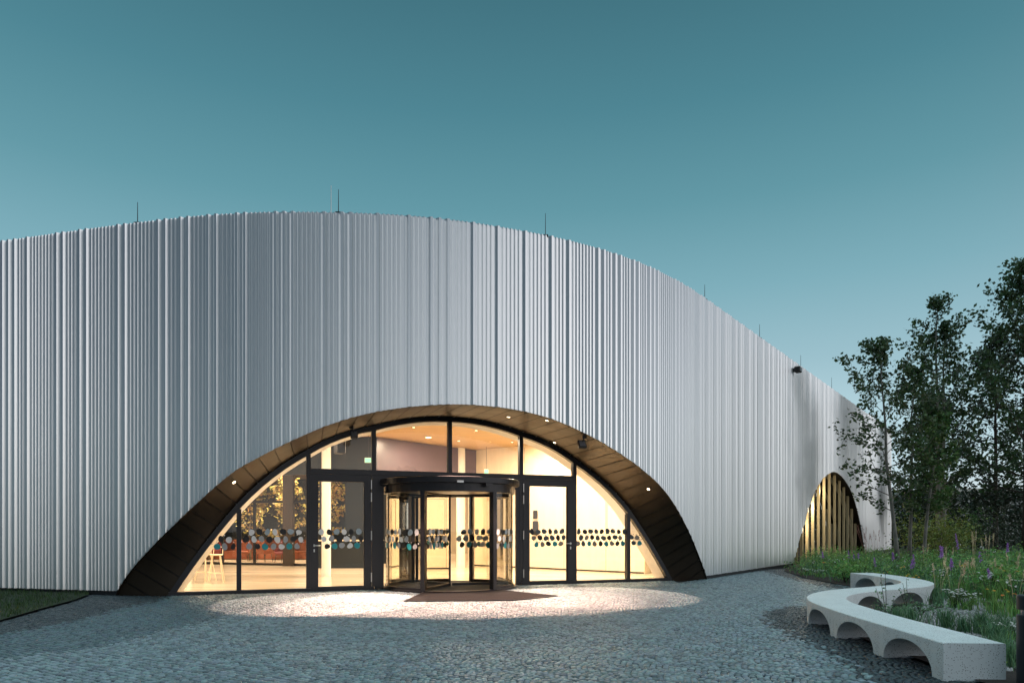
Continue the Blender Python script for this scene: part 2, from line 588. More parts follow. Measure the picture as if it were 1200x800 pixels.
INX = np.concatenate([[INN[0] + (INN[0] - INN[1]) / np.hypot(*(INN[1] - INN[0])) * k for k in (1.6, .8)], INN, [INN[-1] + (INN[-1] - INN[-2]) / np.hypot(*(INN[-1] - INN[-2])) * k for k in (.8, 1.6)]])
ixl = np.concatenate([[0], np.cumsum(np.hypot(*np.diff(INX, axis=0).T))])
ixs = np.linspace(0, ixl[-1], 1500)
IXD = np.stack([np.interp(ixs, ixl, INX[:, 0]), np.interp(ixs, ixl, INX[:, 1])], 1)
TS = np.linspace(0, 1, 241)
near = []
for t_ in TS:
    o_ = np.array([np.interp(t_ * ol[-1], ol, OUT[:, k]) for k in range(3)])
    u_ = float((o_[:2] - G0) @ GU)
    near.append(ixs[int(np.argmin((IXD[:, 0] - u_) ** 2 + (IXD[:, 1] - o_[2]) ** 2))])
near = np.maximum.accumulate(np.array(near))
kq = np.exp(-.5 * (np.arange(-45, 46) / 18.0) ** 2); kq /= kq.sum()
near = np.convolve(np.concatenate([2 * near[0] - near[1:46][::-1], near, 2 * near[-1] - near[-46:-1][::-1]]), kq, 'valid')


def sof(t, w=1.0):
    """t along the facade arch (0..1), w from glazing (0) to facade (1)"""
    l = t * ol[-1]
    o = np.array([np.interp(l, ol, OUT[:, k]) for k in range(3)])
    a_ = np.interp(t, TS, near)
    i = np.array(gp(np.interp(a_, ixl, INX[:, 0]), np.interp(a_, ixl, INX[:, 1]), .0))
    return i + (o - i) * w


NP = 50
mb, mk = MB(), MB()
for i in range(NP):
    g = .040
    t0 = (i + g) / NP; t1 = (i + 1 - g) / NP
    b0 = len(mb.v)
    for q in range(5):
        for w_ in range(9): mb.v.append(tuple(sof(t0 + (t1 - t0) * q / 4, w_ / 8)))
    for q in range(4):
        for w_ in range(8):
            a_ = b0 + q * 9 + w_
            mb.f.append((a_, a_ + 9, a_ + 10, a_ + 1)); mb.m.append(0)
    a, b_, c_, d_ = sof(i / NP, 0), sof((i + 1) / NP, 0), sof((i + 1) / NP, 1), sof(i / NP, 1)
    nrm = np.cross(b_ - a, d_ - a); nrm /= np.linalg.norm(nrm) + 1e-9
    mid = (a + c_) / 2
    if (np.array([0, 6, 1]) - mid) @ nrm > 0: nrm = -nrm
    b0 = len(mk.v)
    for q in range(3):
        for w_ in range(9): mk.v.append(tuple(sof((i + q / 2) / NP, w_ / 8) + nrm * .04))
    for q in range(2):
        for w_ in range(8):
            a_ = b0 + q * 9 + w_
            mk.f.append((a_, a_ + 9, a_ + 10, a_ + 1)); mk.m.append(0)
soff = mb.build('soffit', M['soffit'], bld, smooth=True)
bmx = bmesh.new(); bmx.from_mesh(soff.data); bmesh.ops.remove_doubles(bmx, verts=bmx.verts, dist=.002); bmx.to_mesh(soff.data); bmx.free()
mk.build('soffit_backing', M['seam'], bld)
# slim edge trim round the facade arch
mb = MB()
for i in range(len(A1) - 1):
    p, q = cpos(A1[i, 0]), cpos(A1[i + 1, 0])
    na, nb = cnorm(A1[i, 0]), cnorm(A1[i + 1, 0])
    for d0, d1 in ((.0, .05),):
        mb.quad((p[0] + na[0] * d0, p[1] + na[1] * d0, A1[i, 1] - .012), (q[0] + nb[0] * d0, q[1] + nb[1] * d0, A1[i + 1, 1] - .012),
                (q[0] + nb[0] * d1, q[1] + nb[1] * d1, A1[i + 1, 1] - .006), (p[0] + na[0] * d1, p[1] + na[1] * d1, A1[i, 1] - .006))
mb.build('arch_trim', M['soffit'], bld)

# ---- arch frame
DEP = .11
mb = MB()
for i in range(len(INN) - 1):
    a, b_, c_, d_ = INN[i], INN[i + 1], IN2[i + 1], IN2[i]
    vs = [gp(*a, .05), gp(*b_, .05), gp(*c_, .05), gp(*d_, .05), gp(*a, -DEP), gp(*b_, -DEP), gp(*c_, -DEP), gp(*d_, -DEP)]
    mb.add(vs, [(0, 3, 2, 1), (4, 5, 6, 7), (3, 7, 6, 2), (0, 1, 5, 4)])
mb.build('arch_frame', M['frame'], bld)


mb = MB()
for i in range(len(IN2) - 1):
    a, b_ = IN2[i], IN2[i + 1]
    mb.quad(gp(a[0], a[1], -.112), gp(b_[0], b_[1], -.112), gp(b_[0] * .985 + .1, b_[1] - .03, -.5), gp(a[0] * .985 + .1, a[1] - .03, -.5))
mb.build('inner_lining', M['white_in'], bld)


def gbar(name, u0, u1, z0, z1, o0, o1, m, parent, build=True, mbx=None):
    mb = mbx or MB()
    vs = [gp(u0, z0, o1), gp(u1, z0, o1), gp(u1, z0, o0), gp(u0, z0, o0), gp(u0, z1, o1), gp(u1, z1, o1), gp(u1, z1, o0), gp(u0, z1, o0)]
    mb.add(vs, [(3, 2, 1, 0), (4, 5, 6, 7), (0, 1, 5, 4), (1, 2, 6, 5), (2, 3, 7, 6), (3, 0, 4, 7)])
    return mb if mbx else mb.build(name, m, parent)


ZT0, ZT1 = 3.00, 3.13                    # transom
mullx = [280, 361.5, 438, 527, 610.5, 673, 736]
MU = [gu(x) for x in mullx]
for k, u in enumerate(MU):
    w = .055
    z0 = ZT1 + .002 if k == 3 else .085
    gbar('mullion', u - w, u + w, z0, z_glass(u) + .02, -DEP + .004, .046, M['frame'], bld)
gbar('transom', MU[1] + .056, MU[5] - .056, ZT0, ZT1, -DEP + .008, .07, M['frame'], bld)
gbar('sill', .03, MU[2] + .0, -.02, .083, -DEP, .055, M['frame'], bld)
gbar('sill', MU[4] + .0, GLEN - .03, -.02, .083, -DEP, .055, M['frame'], bld)

# ---- window panes with vinyl dots
DOT_Z = (1.512, 1.33, 1.155)
left_mats = [M['dot_white'], M['dot_grey'], M['dot_blue'], M['dot_black'], M['dot_teal']]
right_mats = [M['dot_backlit_slate'], M['dot_backlit_taupe'], M['dot_backlit_slate'], M['dot_black'], M['dot_teal']]  # pale dots recoloured darker here to carry the backlit shade
ROWS = [[2, 0, 3, 2, 0, 3, 2, 0, 3], [3, 0, 1, 3, 0, 1, 3, 0, 0], [4, 1, 3, 4, 1, 0, 4, 1, 3]]
SHIFT = [.0, .06, -.04]


def blob(mb, u, z, ru, rz, mi, tr):
    n = 16
    ph = random.uniform(0, 6.28); a1 = random.uniform(.05, .13); a2 = random.uniform(.02, .07); ph2 = random.uniform(0, 6.28)
    vs = []
    for k in range(n):
        t = 2 * math.pi * k / n
        r = 1 + a1 * math.cos(2 * t + ph) + a2 * math.cos(3 * t + ph2)
        vs.append(tr(u + ru * r * math.cos(t), z + rz * r * math.sin(t)))
    mb.add(vs, [tuple(range(n))], mi)


def dots(u0, u1, tr, parent, mats, zmax=None):
    mb = MB()
    P_ = .187
    rr = random.Random(3)
    k0 = int(math.floor(u0 / P_)) - 1
    for r in range(3):
        for k in range(k0, int(u1 / P_) + 2):
            u = k * P_ + SHIFT[r] + rr.uniform(-.012, .012)
            ru = rr.uniform(.066, .086); rz = rr.uniform(.068, .086) * (1.1 if ROWS[r][k % 9] == 4 else 1)
            z = DOT_Z[r] + rr.uniform(-.012, .012)
            if u - ru < u0 or u + ru > u1: continue
            if zmax and z + rz > min(zmax(u - ru), zmax(u + ru)): continue
            blob(mb, u, z, ru * .95, rz * .95, ROWS[r][k % 9], tr)
    for r in range(2):
        for k in range(2 * k0, int(2 * u1 / P_) + 2):
            u = (k + .5) * P_ / 2 + rr.uniform(-.02, .02); z = (DOT_Z[r] + DOT_Z[r + 1]) / 2 + rr.uniform(-.03, .03)
            if u - .02 < u0 or u + .02 > u1: continue
            if zmax and z + .02 > zmax(u): continue
            q = rr.uniform(.009, .019)
            blob(mb, u, z, q, q, rr.choice([0, 3, 3, 1]), tr)
    if mb.v: return mb.build('dot_pattern', mats, parent)


def pane(name, u0, u1, z0, flag=None):
    us = [u0] + [u for u in IN2[:, 0] if u0 < u < u1] + [u1]
    top = [(u, max(z0, z_glass(u) + .03)) for u in us]
    poly = [(u0, z0), (u1, z0)] + top[::-1]
    cl = []
    for p in poly:
        if not cl or math.hypot(p[0] - cl[-1][0], p[1] - cl[-1][1]) > 1e-4: cl.append(p)
    if math.hypot(cl[0][0] - cl[-1][0], cl[0][1] - cl[-1][1]) < 1e-4: cl.pop()
    mb = MB(); mb.add([gp(u, z, -.03) for u, z in cl], [tuple(range(len(cl)))])
    o = mb.build('window_pane', M['glass'], bld)
    if flag: dots(u0 + .02, u1 - .02, lambda u, z: gp(u, z, -.024), o, flag, lambda u: z_glass(u))
    return o


uL = float(np.interp(.08, IN2[:8, 1], IN2[:8, 0]))
uR = float(np.interp(-.08, -IN2[-8:, 1], IN2[-8:, 0]))
pane('p', uL, MU[0], .08, left_mats)
pane('p', MU[0], MU[1], .08, left_mats)
for a, b_ in ((1, 2), (2, 3), (3, 4), (4, 5)): pane('p', MU[a], MU[b_], ZT1 - .01)
pane('p', MU[5], MU[6], .08, right_mats)
pane('p', MU[6], uR, .08, right_mats)

# ---- hinged doors
def hinged(u0, u1, gl0, gl1, zg0, zg1, hside, vm, lab):
    d = empty('entrance_door', (0, 0, 0)); d.parent = bld
    d['label'] = lab
    fr = MB()
    gbar('', u0, gl0, .03, ZT0 - .005, -.05, .058, None, None, mbx=fr); gbar('', gl1, u1, .03, ZT0 - .005, -.05, .058, None, None, mbx=fr)
    gbar('', gl0, gl1, .03, zg0, -.05, .057, None, None, mbx=fr); gbar('', gl0, gl1, zg1, ZT0 - .005, -.05, .057, None, None, mbx=fr)
    # glazing bead
    for q in ((gl0, gl0 + .02), (gl1 - .02, gl1)): gbar('', q[0], q[1], zg0, zg1, -.02, .035, None, None, mbx=fr)
    fr.build('door_frame', M['frame'], d)
    mb = MB(); mb.quad(gp(gl0, zg0), gp(gl1, zg0), gp(gl1, zg1), gp(gl0, zg1)); g = mb.build('door_glass', M['glass'], d)
    dp = dots(gl0 + .02, gl1 - .02, lambda u, z: gp(u, z, .007), d, vm)
    uh = (u0 + gl0) / 2 if hside < 0 else (u1 + gl1) / 2
    mb = MB()
    sg = 1 if hside < 0 else -1
    mb.tube([gp(uh, 1.17, .058), gp(uh, 1.17, .11), gp(uh + sg * .03, 1.17, .118), gp(uh + sg * .15, 1.17, .118)], .014, 8)
    mb.box(gp(uh, 1.17, .062), (.035, .012, .06), math.atan2(GU[1], GU[0])); mb.build('handle', M['steel'], d)
    mb = MB(); mb.box(gp(uh, 1.04, .062), (.03, .012, .075), math.atan2(GU[1], GU[0])); mb.build('lock', M['steel'], d)
    uq = u1 - .005 if hside < 0 else u0 + .005
    for zc in (.33, 1.42, 2.42, 2.75):
        m2 = MB(); m2.tube([gp(uq, zc - .12, .072), gp(uq, zc + .12, .072)], .016, 8); m2.build('hinge', M['steel'], d)
    return d


hinged(gu(364), gu(435), gu(372), gu(427), gzh(400, 686.3), gzh(400, 564.5), -1, left_mats, 'left glazed entrance door before a pale column')
hinged(gu(612.3), gu(671), gu(619.5), gu(664.3), gzh(640, 679.8), gzh(640, 569.8), 1, right_mats, 'right glazed entrance door before a pale maple wall')

# ---- revolving door
RC = np.array([-1.70, 18.66]); RR = 1.72


def rp(th, r, z):
    t = R(th)
    return (RC[0] + r * math.sin(t), RC[1] - r * math.cos(t), z)


def arcbar(mb, t0, t1, r0, r1, z0, z1, n=None):
    n = n or max(6, int(abs(t1 - t0) / 5))
    b0 = len(mb.v)
    for k in range(n + 1):
        th = t0 + (t1 - t0) * k / n
        for r, z in ((r0, z0), (r1, z0), (r1, z1), (r0, z1)): mb.v.append(rp(th, r, z))
    for k in range(n):
        a, c = b0 + 4 * k, b0 + 4 * k + 4
        for j in range(4):
            j2 = (j + 1) % 4
            mb.f.append((a + j, a + j2, c + j2, c + j)); mb.m.append(0)
    if abs(t1 - t0) < 359:
        mb.f.append((b0, b0 + 3, b0 + 2, b0 + 1)); mb.m.append(0)
        e_ = b0 + 4 * n
        mb.f.append((e_, e_ + 1, e_ + 2, e_ + 3)); mb.m.append(0)
    return mb


rev = empty('revolving_door', (0, 0, 0)); rev.parent = bld
rev['label'] = 'round glass revolving door with dark metal canopy'
mb = MB()
mb.lathe((RC[0], RC[1], 0), [(1.86, 2.74), (1.90, 2.75), (1.90, 2.885), (1.87, 2.90)], 64)
mb.build('canopy', M['frame'], rev)
mb = MB(); arcbar(mb, 0, 360, 1.62, 1.775, 2.53, 2.739, 64)
mb.add([rp(a, 1.63, 2.60) for a in range(0, 360, 8)], [tuple(range(45))])
mb.build('drum_head', M['frame'], rev)
mb = MB(); arcbar(mb, 0, 360, 1.66, 1.79, -.01, .05, 64); mb.build('floor_ring', M['frame'], rev)
mb = MB(); mb.lathe((RC[0], RC[1], 0), [(1.658, .0), (1.658, .036)], 48); mb.build('drum_floor', M['drum_mat'], rev)
th4 = (-17, 45, 163, 225)
for th in th4:
    mb = MB()
    c = rp(th, RR, 1.29)
    mb.box(c, (.115, .15, 2.478), R(th)); mb.build('post', M['frame'], rev)
for t0, t1, vm in ((-132, -19.5, left_mats), (47.5, 160.5, left_mats)):
    mb = MB()
    n = 24
    for k in range(n):
        a, b_ = t0 + (t1 - t0) * k / n, t0 + (t1 - t0) * (k + 1) / n
        mb.quad(rp(a, RR, .11), rp(b_, RR, .11), rp(b_, RR, 2.53), rp(a, RR, 2.53))
    g = mb.build('curved_glass', M['glass_curved'], rev, smooth=True)
    dots(R(t0) * RR + 6.5, R(t1) * RR + 6.5, lambda u, z: rp(math.degrees((u - 6.5) / RR), RR + .006, z), g, vm)
    mb = MB(); arcbar(mb, t0 - 1, t1 + 1, RR - .03, RR + .03, .051, .11); mb.build('base_rail', M['frame'], rev)
# glass wings
for th in (-17, 103, 223):
    w = empty('wing', (0, 0, 0)); w.parent = rev
    mb = MB(); mb.quad(rp(th, .04, .12), rp(th, 1.63, .12), rp(th, 1.63, 2.50), rp(th, .04, 2.50))
    mb.build('wing_glass', M['glass_wing'], w)
    for z0, z1 in ((.05, .12), (2.48, 2.525)):
        mb = MB()
        a = rp(th, .85, (z0 + z1) / 2); mb.box(a, (.045, 1.58, z1 - z0), R(th))
        mb.build('wing_rail', M['frame'], w)
    dd = np.array([math.cos(R(th)), math.sin(R(th))]) * .006
    dots(.12, 1.6, lambda u, z: tuple(np.array(rp(th, u, z)) + np.array([dd[0], dd[1], 0])), w, left_mats)
mb = MB(); mb.tube([(RC[0], RC[1], .04), (RC[0], RC[1], 2.53)], .03, 10); mb.build('shaft', M['frame'], rev)
mb = MB(); mb.box(rp(13, 1.905, 2.76), (.16, .05, .05), R(13)); mb.build('motion_sensor', M['steel'], rev)
mb = MB(); mb.box(rp(36, 1.895, 2.70), (.2, .07, .08), R(36)); mb.build('motion_sensor', M['frame'], rev)
# dark side panels between hinged doors and drum
for x0, x1 in ((439, 449.5), (604.5, 610)):
    gbar('side_panel', gu(x0), gu(x1), .03, ZT0 - .005, -.06, .035, M['frame'], bld)
gbar('header_panel', gu(439), gu(610), 2.70, ZT0 - .003, -.07, .04, M['frame'], bld)

# ------------------------------------------------------------------ interior
room = [tuple(G0 - GN * .1), tuple(G1 - GN * .1), (6.3, 23.2), (9, 27.5), (9, 46), (-20, 46), (-20, 25), (-12.5, 18.6)]
mb = MB(); mb.add([(p[0], p[1], .02) for p in room], [tuple(range(len(room)))]); mb.build('interior_floor', M['floor_in'], bld)
mb = MB(); mb.add([(p[0], p[1], 4.9) for p in room], [tuple(range(len(room)))[::-1]]); mb.build('interior_ceiling', M['ceil_wood'], bld)
# spandrel that closes the gap between ceiling and arch, behind the frame
mb = MB()
for i in range(len(INN) - 1):
    a, b_ = INN[i], INN[i + 1]
    mb.quad(gp(a[0], a[1], -.1), gp(b_[0], b_[1], -.1), gp(b_[0], 5.2, -.1), gp(a[0], 5.2, -.1))
mb.build('inner_spandrel', M['white_in'], bld)
walls = [((6.3, 23.2), (9, 27.5), 'white_in'), ((9, 27.5), (9, 46), 'maple'), ((9, 46), (-7, 46), 'maple'), ((-7, 46), (-20, 46), 'navy_dark'), ((-20, 46), (-20, 25), 'navy_dark'), ((-20, 25), (-12.5, 18.6), 'white_in'),
         ((-12.5, 18.6), tuple(G0 - GN * .1), 'white_in'), (tuple(G1 - GN * .1), (6.3, 23.2), 'white_in')]
for a, b_, m in walls:
    mb = MB(); mb.quad((a[0], a[1], 0), (b_[0], b_[1], 0), (b_[0], b_[1], 5.2), (a[0], a[1], 5.2)); mb.build('interior_wall', M[m], bld)
# hanging panels with the sunset's reflection in the glass put into their colours
M['mauve_reflection'] = mat('mauve_reflection_panel', (.085, .055, .07), .3, var=.25, scale=.5, stretch=(.4, .4, 2))
for a, b_, m in (((-11.0, 24.4), (-4.95, 24.5), 'navy'), ((-4.9, 24.6), (-1.55, 28.75), 'mauve_reflection'), ((-1.5, 28.8), (2.3, 33.6), 'white_in')):
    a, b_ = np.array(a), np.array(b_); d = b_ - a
    mb = MB(); mb.box(((a[0] + b_[0]) / 2, (a[1] + b_[1]) / 2, 4.2), (np.hypot(*d), .12, 1.36), math.atan2(d[1], d[0])); mb.build('reflection_fascia', M[m], bld)
# maple core with flush door lines
core = [(4.6, 23.7), (5.7, 25.6), (1.2, 32.5), (-1.85, 29.0)]
mb = MB(); mb.prism(core, .02, 4.895); mb.build('maple_wall', M['maple'], bld)
ca, cb = np.array([4.6, 23.7]), np.array([-1.85, 29.0])
cu = (cb - ca) / np.hypot(*(cb - ca)); cn = np.array([-.63, -.77])


def cwall(t, z, o=0.0):
    p = ca + cu * t + cn * o
    return (p[0], p[1], z)


mb = MB()
for t0, t1, z0, z1 in ((1.55, 1.565, .03, 2.9), (.75, .765, .9, 2.75), (1.5, 1.515, .9, 2.75), (.75, 1.51, 2.74, 2.755), (3.4, 3.412, .03, 4.8), (5.3, 5.312, .03, 4.8)):
    mb.quad(cwall(t0, z0, .004), cwall(t1, z0, .004), cwall(t1, z1, .004), cwall(t0, z1, .004))
for t0, t1 in ((.02, 8.3),):
    mb.quad(cwall(t0, .03, .005), cwall(t1, .03, .005), cwall(t1, .09, .005), cwall(t0, .09, .005))
mb.build('panel_joint', M['dark_wood'], bld)
for (x, y, h, r) in ((-2.1, 28.0, 4.89, .18), (-6.15, 22.6, 4.89, .15), (-12.6, 26.5, 4.89, .14), (1.5, 36.0, 4.89, .2)):
    mb = MB(); mb.tube([(x, y, .02), (x, y, h)], r, 24, cap=False); mb.build('interior_column', M['white_in'], bld, smooth=True)
mb = MB(); mb.box((-9.45, 28.9, 2.3), (.42, .3, 4.55)); mb.build('interior_pillar', M['dark_wood'], bld)
# dark feature walls seen through the left door
mb = MB(); mb.box((-6.45, 31, 2.25), (2.2, .2, 4.5)); mb.build('interior_wall', M['navy'], bld)
for c_, d_, a_ in (((-4.2, 33.5, 2.25), (.55, .3, 4.5), .3), ((-.2, 37, 2.25), (1.3, .3, 4.5), 0), ((5.0, 38.5, 2.25), (1.4, .3, 4.5), 0)):
    mb = MB(); mb.box(c_, d_, a_); mb.build('interior_wall', M['navy'], bld)
# glazed partition with frame
part_w = empty('glass_partition', (0, 0, 0), label='dark framed glass partition inside the building behind the left panes', cat='partition')
pa, pb = np.array([-17.5, 31.6]), np.array([-8.0, 28.6])
pu = (pb - pa) / np.hypot(*(pb - pa)); pl = float(np.hypot(*(pb - pa))); prz = math.atan2(pu[1], pu[0])
fr = MB()
for t in np.linspace(0, pl, 7):
    if abs(t - pl * 5 / 6) < .3: continue
    p = pa + pu * t; fr.box((p[0], p[1], 2.27), (.08, .1, 4.5), prz)
mid = (pa + pb) / 2
for z, h in ((.07, .1), (2.75, .09)): fr.box((mid[0], mid[1], z), (pl - .2, .09, h), prz)
fr.build('partition_frame', M['frame'], part_w)
mb = MB(); mb.quad((pa[0], pa[1], .12), (pb[0], pb[1], .12), (pb[0], pb[1], 4.5), (pa[0], pa[1], 4.5)); mb.build('glass', M['glass'], part_w)
# reception counter
rec = empty('reception_counter', (-6.55, 27.6, .02), label='navy reception counter with pale wooden top behind the left glazed door', cat='counter')
mb = MB(); mb.box((-6.55, 27.6, .56), (2.5, .7, 1.08)); mb.build('counter_body', M['navy'], rec)
mb = MB(); mb.box((-6.55, 27.57, 1.123), (2.62, .82, .045), bev=.006); mb.build('counter_top', M['stool'], rec)


def chair(loc, rz, m, lab):
    t = empty('lounge_chair', loc, rz, label=lab, cat='chair', group='chairs behind the partition')
    def L(mb, n, mm):
        o = mb.build(n, mm, t, world=False); return o
    mb = MB(); mb.box((0, 0, .44), (.56, .54, .12), bev=.03); L(mb, 'seat', M[m])
    mb = MB(); mb.box((0, .25, .72), (.56, .1, .56), bev=.03); L(mb, 'backrest', M[m])
    for sx in (-1, 1):
        mb = MB(); mb.box((sx * .29, .02, .58), (.07, .5, .2), bev=.02); L(mb, 'armrest', M[m])
    for sx in (-1, 1):
        for sy in (-1, 1):
            mb = MB(); mb.tube([(sx * .22, sy * .2, .38), (sx * .27, sy * .25, 0)], [.02, .013], 6); L(mb, 'leg', M['dark_wood'])


CH = [(-15.6, 33.2, .3, 'orange'), (-14.3, 32.6, -.5, 'plum'), (-13.0, 33.0, .2, 'orange'), (-11.7, 32.3, 2.6, 'orange'), (-10.6, 31.6, -.3, 'plum'), (-9.2, 32.2, .5, 'orange')]
clab = ['rust orange lounge chair farthest left behind the glass partition', 'plum lounge chair second from the left behind the glass partition', 'rust orange lounge chair third from the left behind the partition',
        'rust orange lounge chair turned away, beside the rightmost plum chair', 'plum lounge chair left of the dark interior pillar', 'rust orange lounge chair right of the dark interior pillar']
for (x, y, a, m), l in zip(CH, clab): chair((x, y, .02), a, m, l)
# long banquette seen as a red band
bq = empty('banquette', (-12.5, 35.2, .02), label='long rust red upholstered banquette at the back of the left interior', cat='sofa')
mb = MB(); mb.box((-12.5, 35.2, .25), (10, .8, .42), bev=.03); mb.build('seat', M['orange'], bq)
mb = MB(); mb.box((-12.5, 35.7, .55), (10, .2, .95), bev=.03); mb.build('backrest', M['orange'], bq)


def stool(loc, rz, lab):
    t = empty('bar_stool', loc, rz, label=lab, cat='bar stool', group='bar stools by the left pane')
    mb = MB(); mb.lathe((0, 0, .78), [(.15, 0), (.18, .015), (.18, .035), (.16, .045)], 20); mb.build('seat', M['stool'], t, world=False)
    mb = MB(); mb.tube([(-.16, .15, .8), (-.16, .17, 1.02), (0, .19, 1.06), (.16, .17, 1.02), (.16, .15, .8)], .012, 6); mb.build('backrest', M['stool'], t, world=False)
    for sx in (-1, 1):
        for sy in (-1, 1):
            mb = MB(); mb.tube([(sx * .1, sy * .1, .79), (sx * .21, sy * .21, 0)], .016, 6); mb.build('leg', M['stool'], t, world=False)
    mb = MB(); q = .175
    mb.tube([(-q, -q, .27), (q, -q, .27), (q, q, .27), (-q, q, .27), (-q, -q, .27)], .011, 6); mb.build('footrest', M['stool'], t, world=False)


stool((-8.75, 20.2, .02), .3, 'pale wooden bar stool just right of the left arch foot')
stool((-9.25, 20.6, .02), -.4, 'pale wooden bar stool half hidden behind the left arch foot')

# exit signs, wall display, extinguisher, projector
def simple(name, mb, m, lab, cat, group=None):
    o = mb.build(name, m); tag(o, lab, cat, group); return o


ex = empty('exit_sign', at(431.5, 539, 23.3), label='small green lit exit sign seen through the upper left pane', cat='exit sign', group='lit exit signs')
mb = MB(); mb.box(at(431.5, 539, 23.3), (.24, .06, .17)); mb.build('sign_box', M['white_in'], ex)
mb = MB(); c = at(431.5, 539, 23.26); mb.box((c[0], c[1], c[2]), (.21, .01, .14)); mb.build('lit_panel', M['exit'], ex)
mb = MB(); mb.tube([(ex.location.x, 23.3, ex.location.z + .08), (ex.location.x, 23.3, 4.89)], .008, 6); mb.build('hanger', M['frame'], ex)
ex = empty('exit_sign', at(570, 552, 27.5), label='small green lit exit sign low behind the upper middle right pane', cat='exit sign', group='lit exit signs')
mb = MB(); mb.box(at(570, 552, 27.5), (.18, .06, .18)); mb.build('sign_box', M['white_in'], ex)
mb = MB(); mb.box(at(570, 552, 27.46), (.15, .01, .15)); mb.build('lit_panel', M['exit'], ex)
mb = MB(); mb.tube([(ex.location.x, 27.5, ex.location.z + .09), (ex.location.x, 27.5, 4.89)], .008, 6); mb.build('hanger', M['frame'], ex)
crz = math.atan2(cu[1], cu[0])
wd = empty('wall_display', cwall(6.85, 2.0), label='black wall display on the maple wall seen through the revolving door', cat='screen')
mb = MB(); mb.box(cwall(6.85, 2.0, .035), (.5, .06, .95), crz); mb.build('casing', M['black'], wd)
mb = MB(); mb.box(cwall(6.85, 2.0, .068), (.42, .004, .85), crz); mb.build('screen', M['lens'], wd)
wp = empty('wall_phone', cwall(4.75, 1.9), label='black intercom handset on the maple wall seen in right door', cat='intercom')
mb = MB(); mb.box(cwall(4.75, 2.15, .03), (.2, .05, .32), crz, bev=.01); mb.build('upper_unit', M['black'], wp)
mb = MB(); mb.box(cwall(4.72, 1.62, .06), (.24, .1, .55), crz, bev=.02); mb.build('lower_unit', M['black'], wp)
pj = empty('interior_spotlight', at(398, 522, 20), label='black spotlight box hanging inside the upper left pane', cat='spotlight')
c = at(398, 523, 20)
mb = MB(); mb.box(c, (.26, .4, .42), .5, bev=.02); mb.build('housing', M['black'], pj)
mb = MB(); mb.tube([(c[0], c[1], c[2] + .2), (c[0], c[1], 4.9)], .02, 8); mb.build('stem', M['black'], pj)


# ---- interior lamps: recessed ceiling discs with a light below each
def lamp_area(loc, power, size, col=(1, .80, .56)):
    l = bpy.data.lights.new('ceiling_lamp', 'AREA'); l.shape = 'DISK'; l.size = size; l.energy = power * 1.75; l.color = col
    o = bpy.data.objects.new('ceiling_lamp', l); o.location = loc; C.objects.link(o)
    return o


IL = [(-9.5, 19.2, 4.86, 150), (-5.5, 19.6, 4.86, 150), (-1.8, 21.6, 4.86, 190), (1.6, 22.0, 4.86, 230), (4.0, 22.4, 4.86, 110), (-11.5, 25, 4.86, 150), (-7.2, 25, 4.86, 120), (-4.2, 27.5, 4.86, 150), (-14, 33, 4.86, 300),
      (-10.6, 33.2, 4.86, 260), (-1, 31.8, 4.86, 170), (3.0, 36.5, 4.86, 200), (-4, 40, 4.86, 220), (-3.0, 24.5, 4.86, 120), (.6, 25.0, 4.86, 150)]
ilab = ['round ceiling light above the bar stools', 'round ceiling light behind the left glazed door', 'round ceiling light behind the revolving door canopy', 'round ceiling light nearest the maple wall', 'round ceiling light by the right end of the glazing',
        'round ceiling light in front of the glass partition', 'round ceiling light before the reception counter', 'round ceiling light between counter and pale column', 'round ceiling light over the left lounge chairs', 'round ceiling light over the right lounge chairs',
        'round ceiling light behind the pale column', 'round ceiling light far back on the right', 'round ceiling light far back in the middle', 'round ceiling light beside the hanging panels', 'round ceiling light midway along the maple wall']
for (x, y, z, p), lab in zip(IL, ilab):
    t = empty('ceiling_light', (x, y, z + .03), label=lab, cat='ceiling light', group='round interior ceiling lights')
    mb = MB(); mb.lathe((x, y, z), [(.11, .02), (.13, .0), (.13, .038)], 20); mb.build('trim_ring', M['white_in'], t)
    lamp_area((x, y, z - .012), p, .22)
    mb = MB(); mb.lathe((x, y, z - .006), [(.10, 0), (.10, .003)], 20); mb.build('diffuser', M['lamp_soft'], t)

for (x, y) in ((-3.9, 19.4), (-2.4, 19.9), (-.6, 20.6), (.9, 21.0), (2.4, 21.6), (-3.2, 22.2), (-1.2, 22.9), (.7, 23.4), (2.4, 24.0), (-2.0, 25.6), (0.0, 26.0)):
    t = empty('ceiling_spot', (x, y, 4.893), label='tiny recessed spot in the warm timber ceiling behind the upper panes', cat='ceiling spot', group='tiny recessed spots in the timber ceiling')
    mb = MB(); mb.lathe((x, y, 4.88), [(.045, 0), (.045, .012)], 14); mb.build('lens', M['lamp_soft'], t)
    mb = MB(); mb.lathe((x, y, 4.884), [(.06, 0), (.06, .012)], 14); mb.build('trim_ring', M['frame'], t)

# ------------------------------------------------------------------ second arch with gold fins
side = empty('arched_window', (0, 0, 0)); side.parent = bld
side['label'] = 'arched opening with upright gold fins'
OUT2 = np.array([(*cpos(s), z) for s, z in A2])
n2 = cnorm((A2[0, 0] + A2[-1, 0]) / 2)
mid2 = OUT2[:, :2].mean(0)
INN2 = OUT2.copy()
for i in range(len(INN2)):
    q = OUT2[i, :2] - n2 * 1.1
    INN2[i, :2] = q
mb = MB()
for i in range(len(OUT2) - 1):
    mb.quad(OUT2[i], OUT2[i + 1], INN2[i + 1], INN2[i])
mb.build('reveal', M['soffit'], side)
t2 = (OUT2[-1, :2] - OUT2[0, :2]); L2 = np.hypot(*t2); t2 /= L2
zz2 = lambda l: float(np.interp(l, (OUT2[:, :2] - OUT2[0, :2]) @ t2, OUT2[:, 2]))
rz2 = math.atan2(t2[1], t2[0])
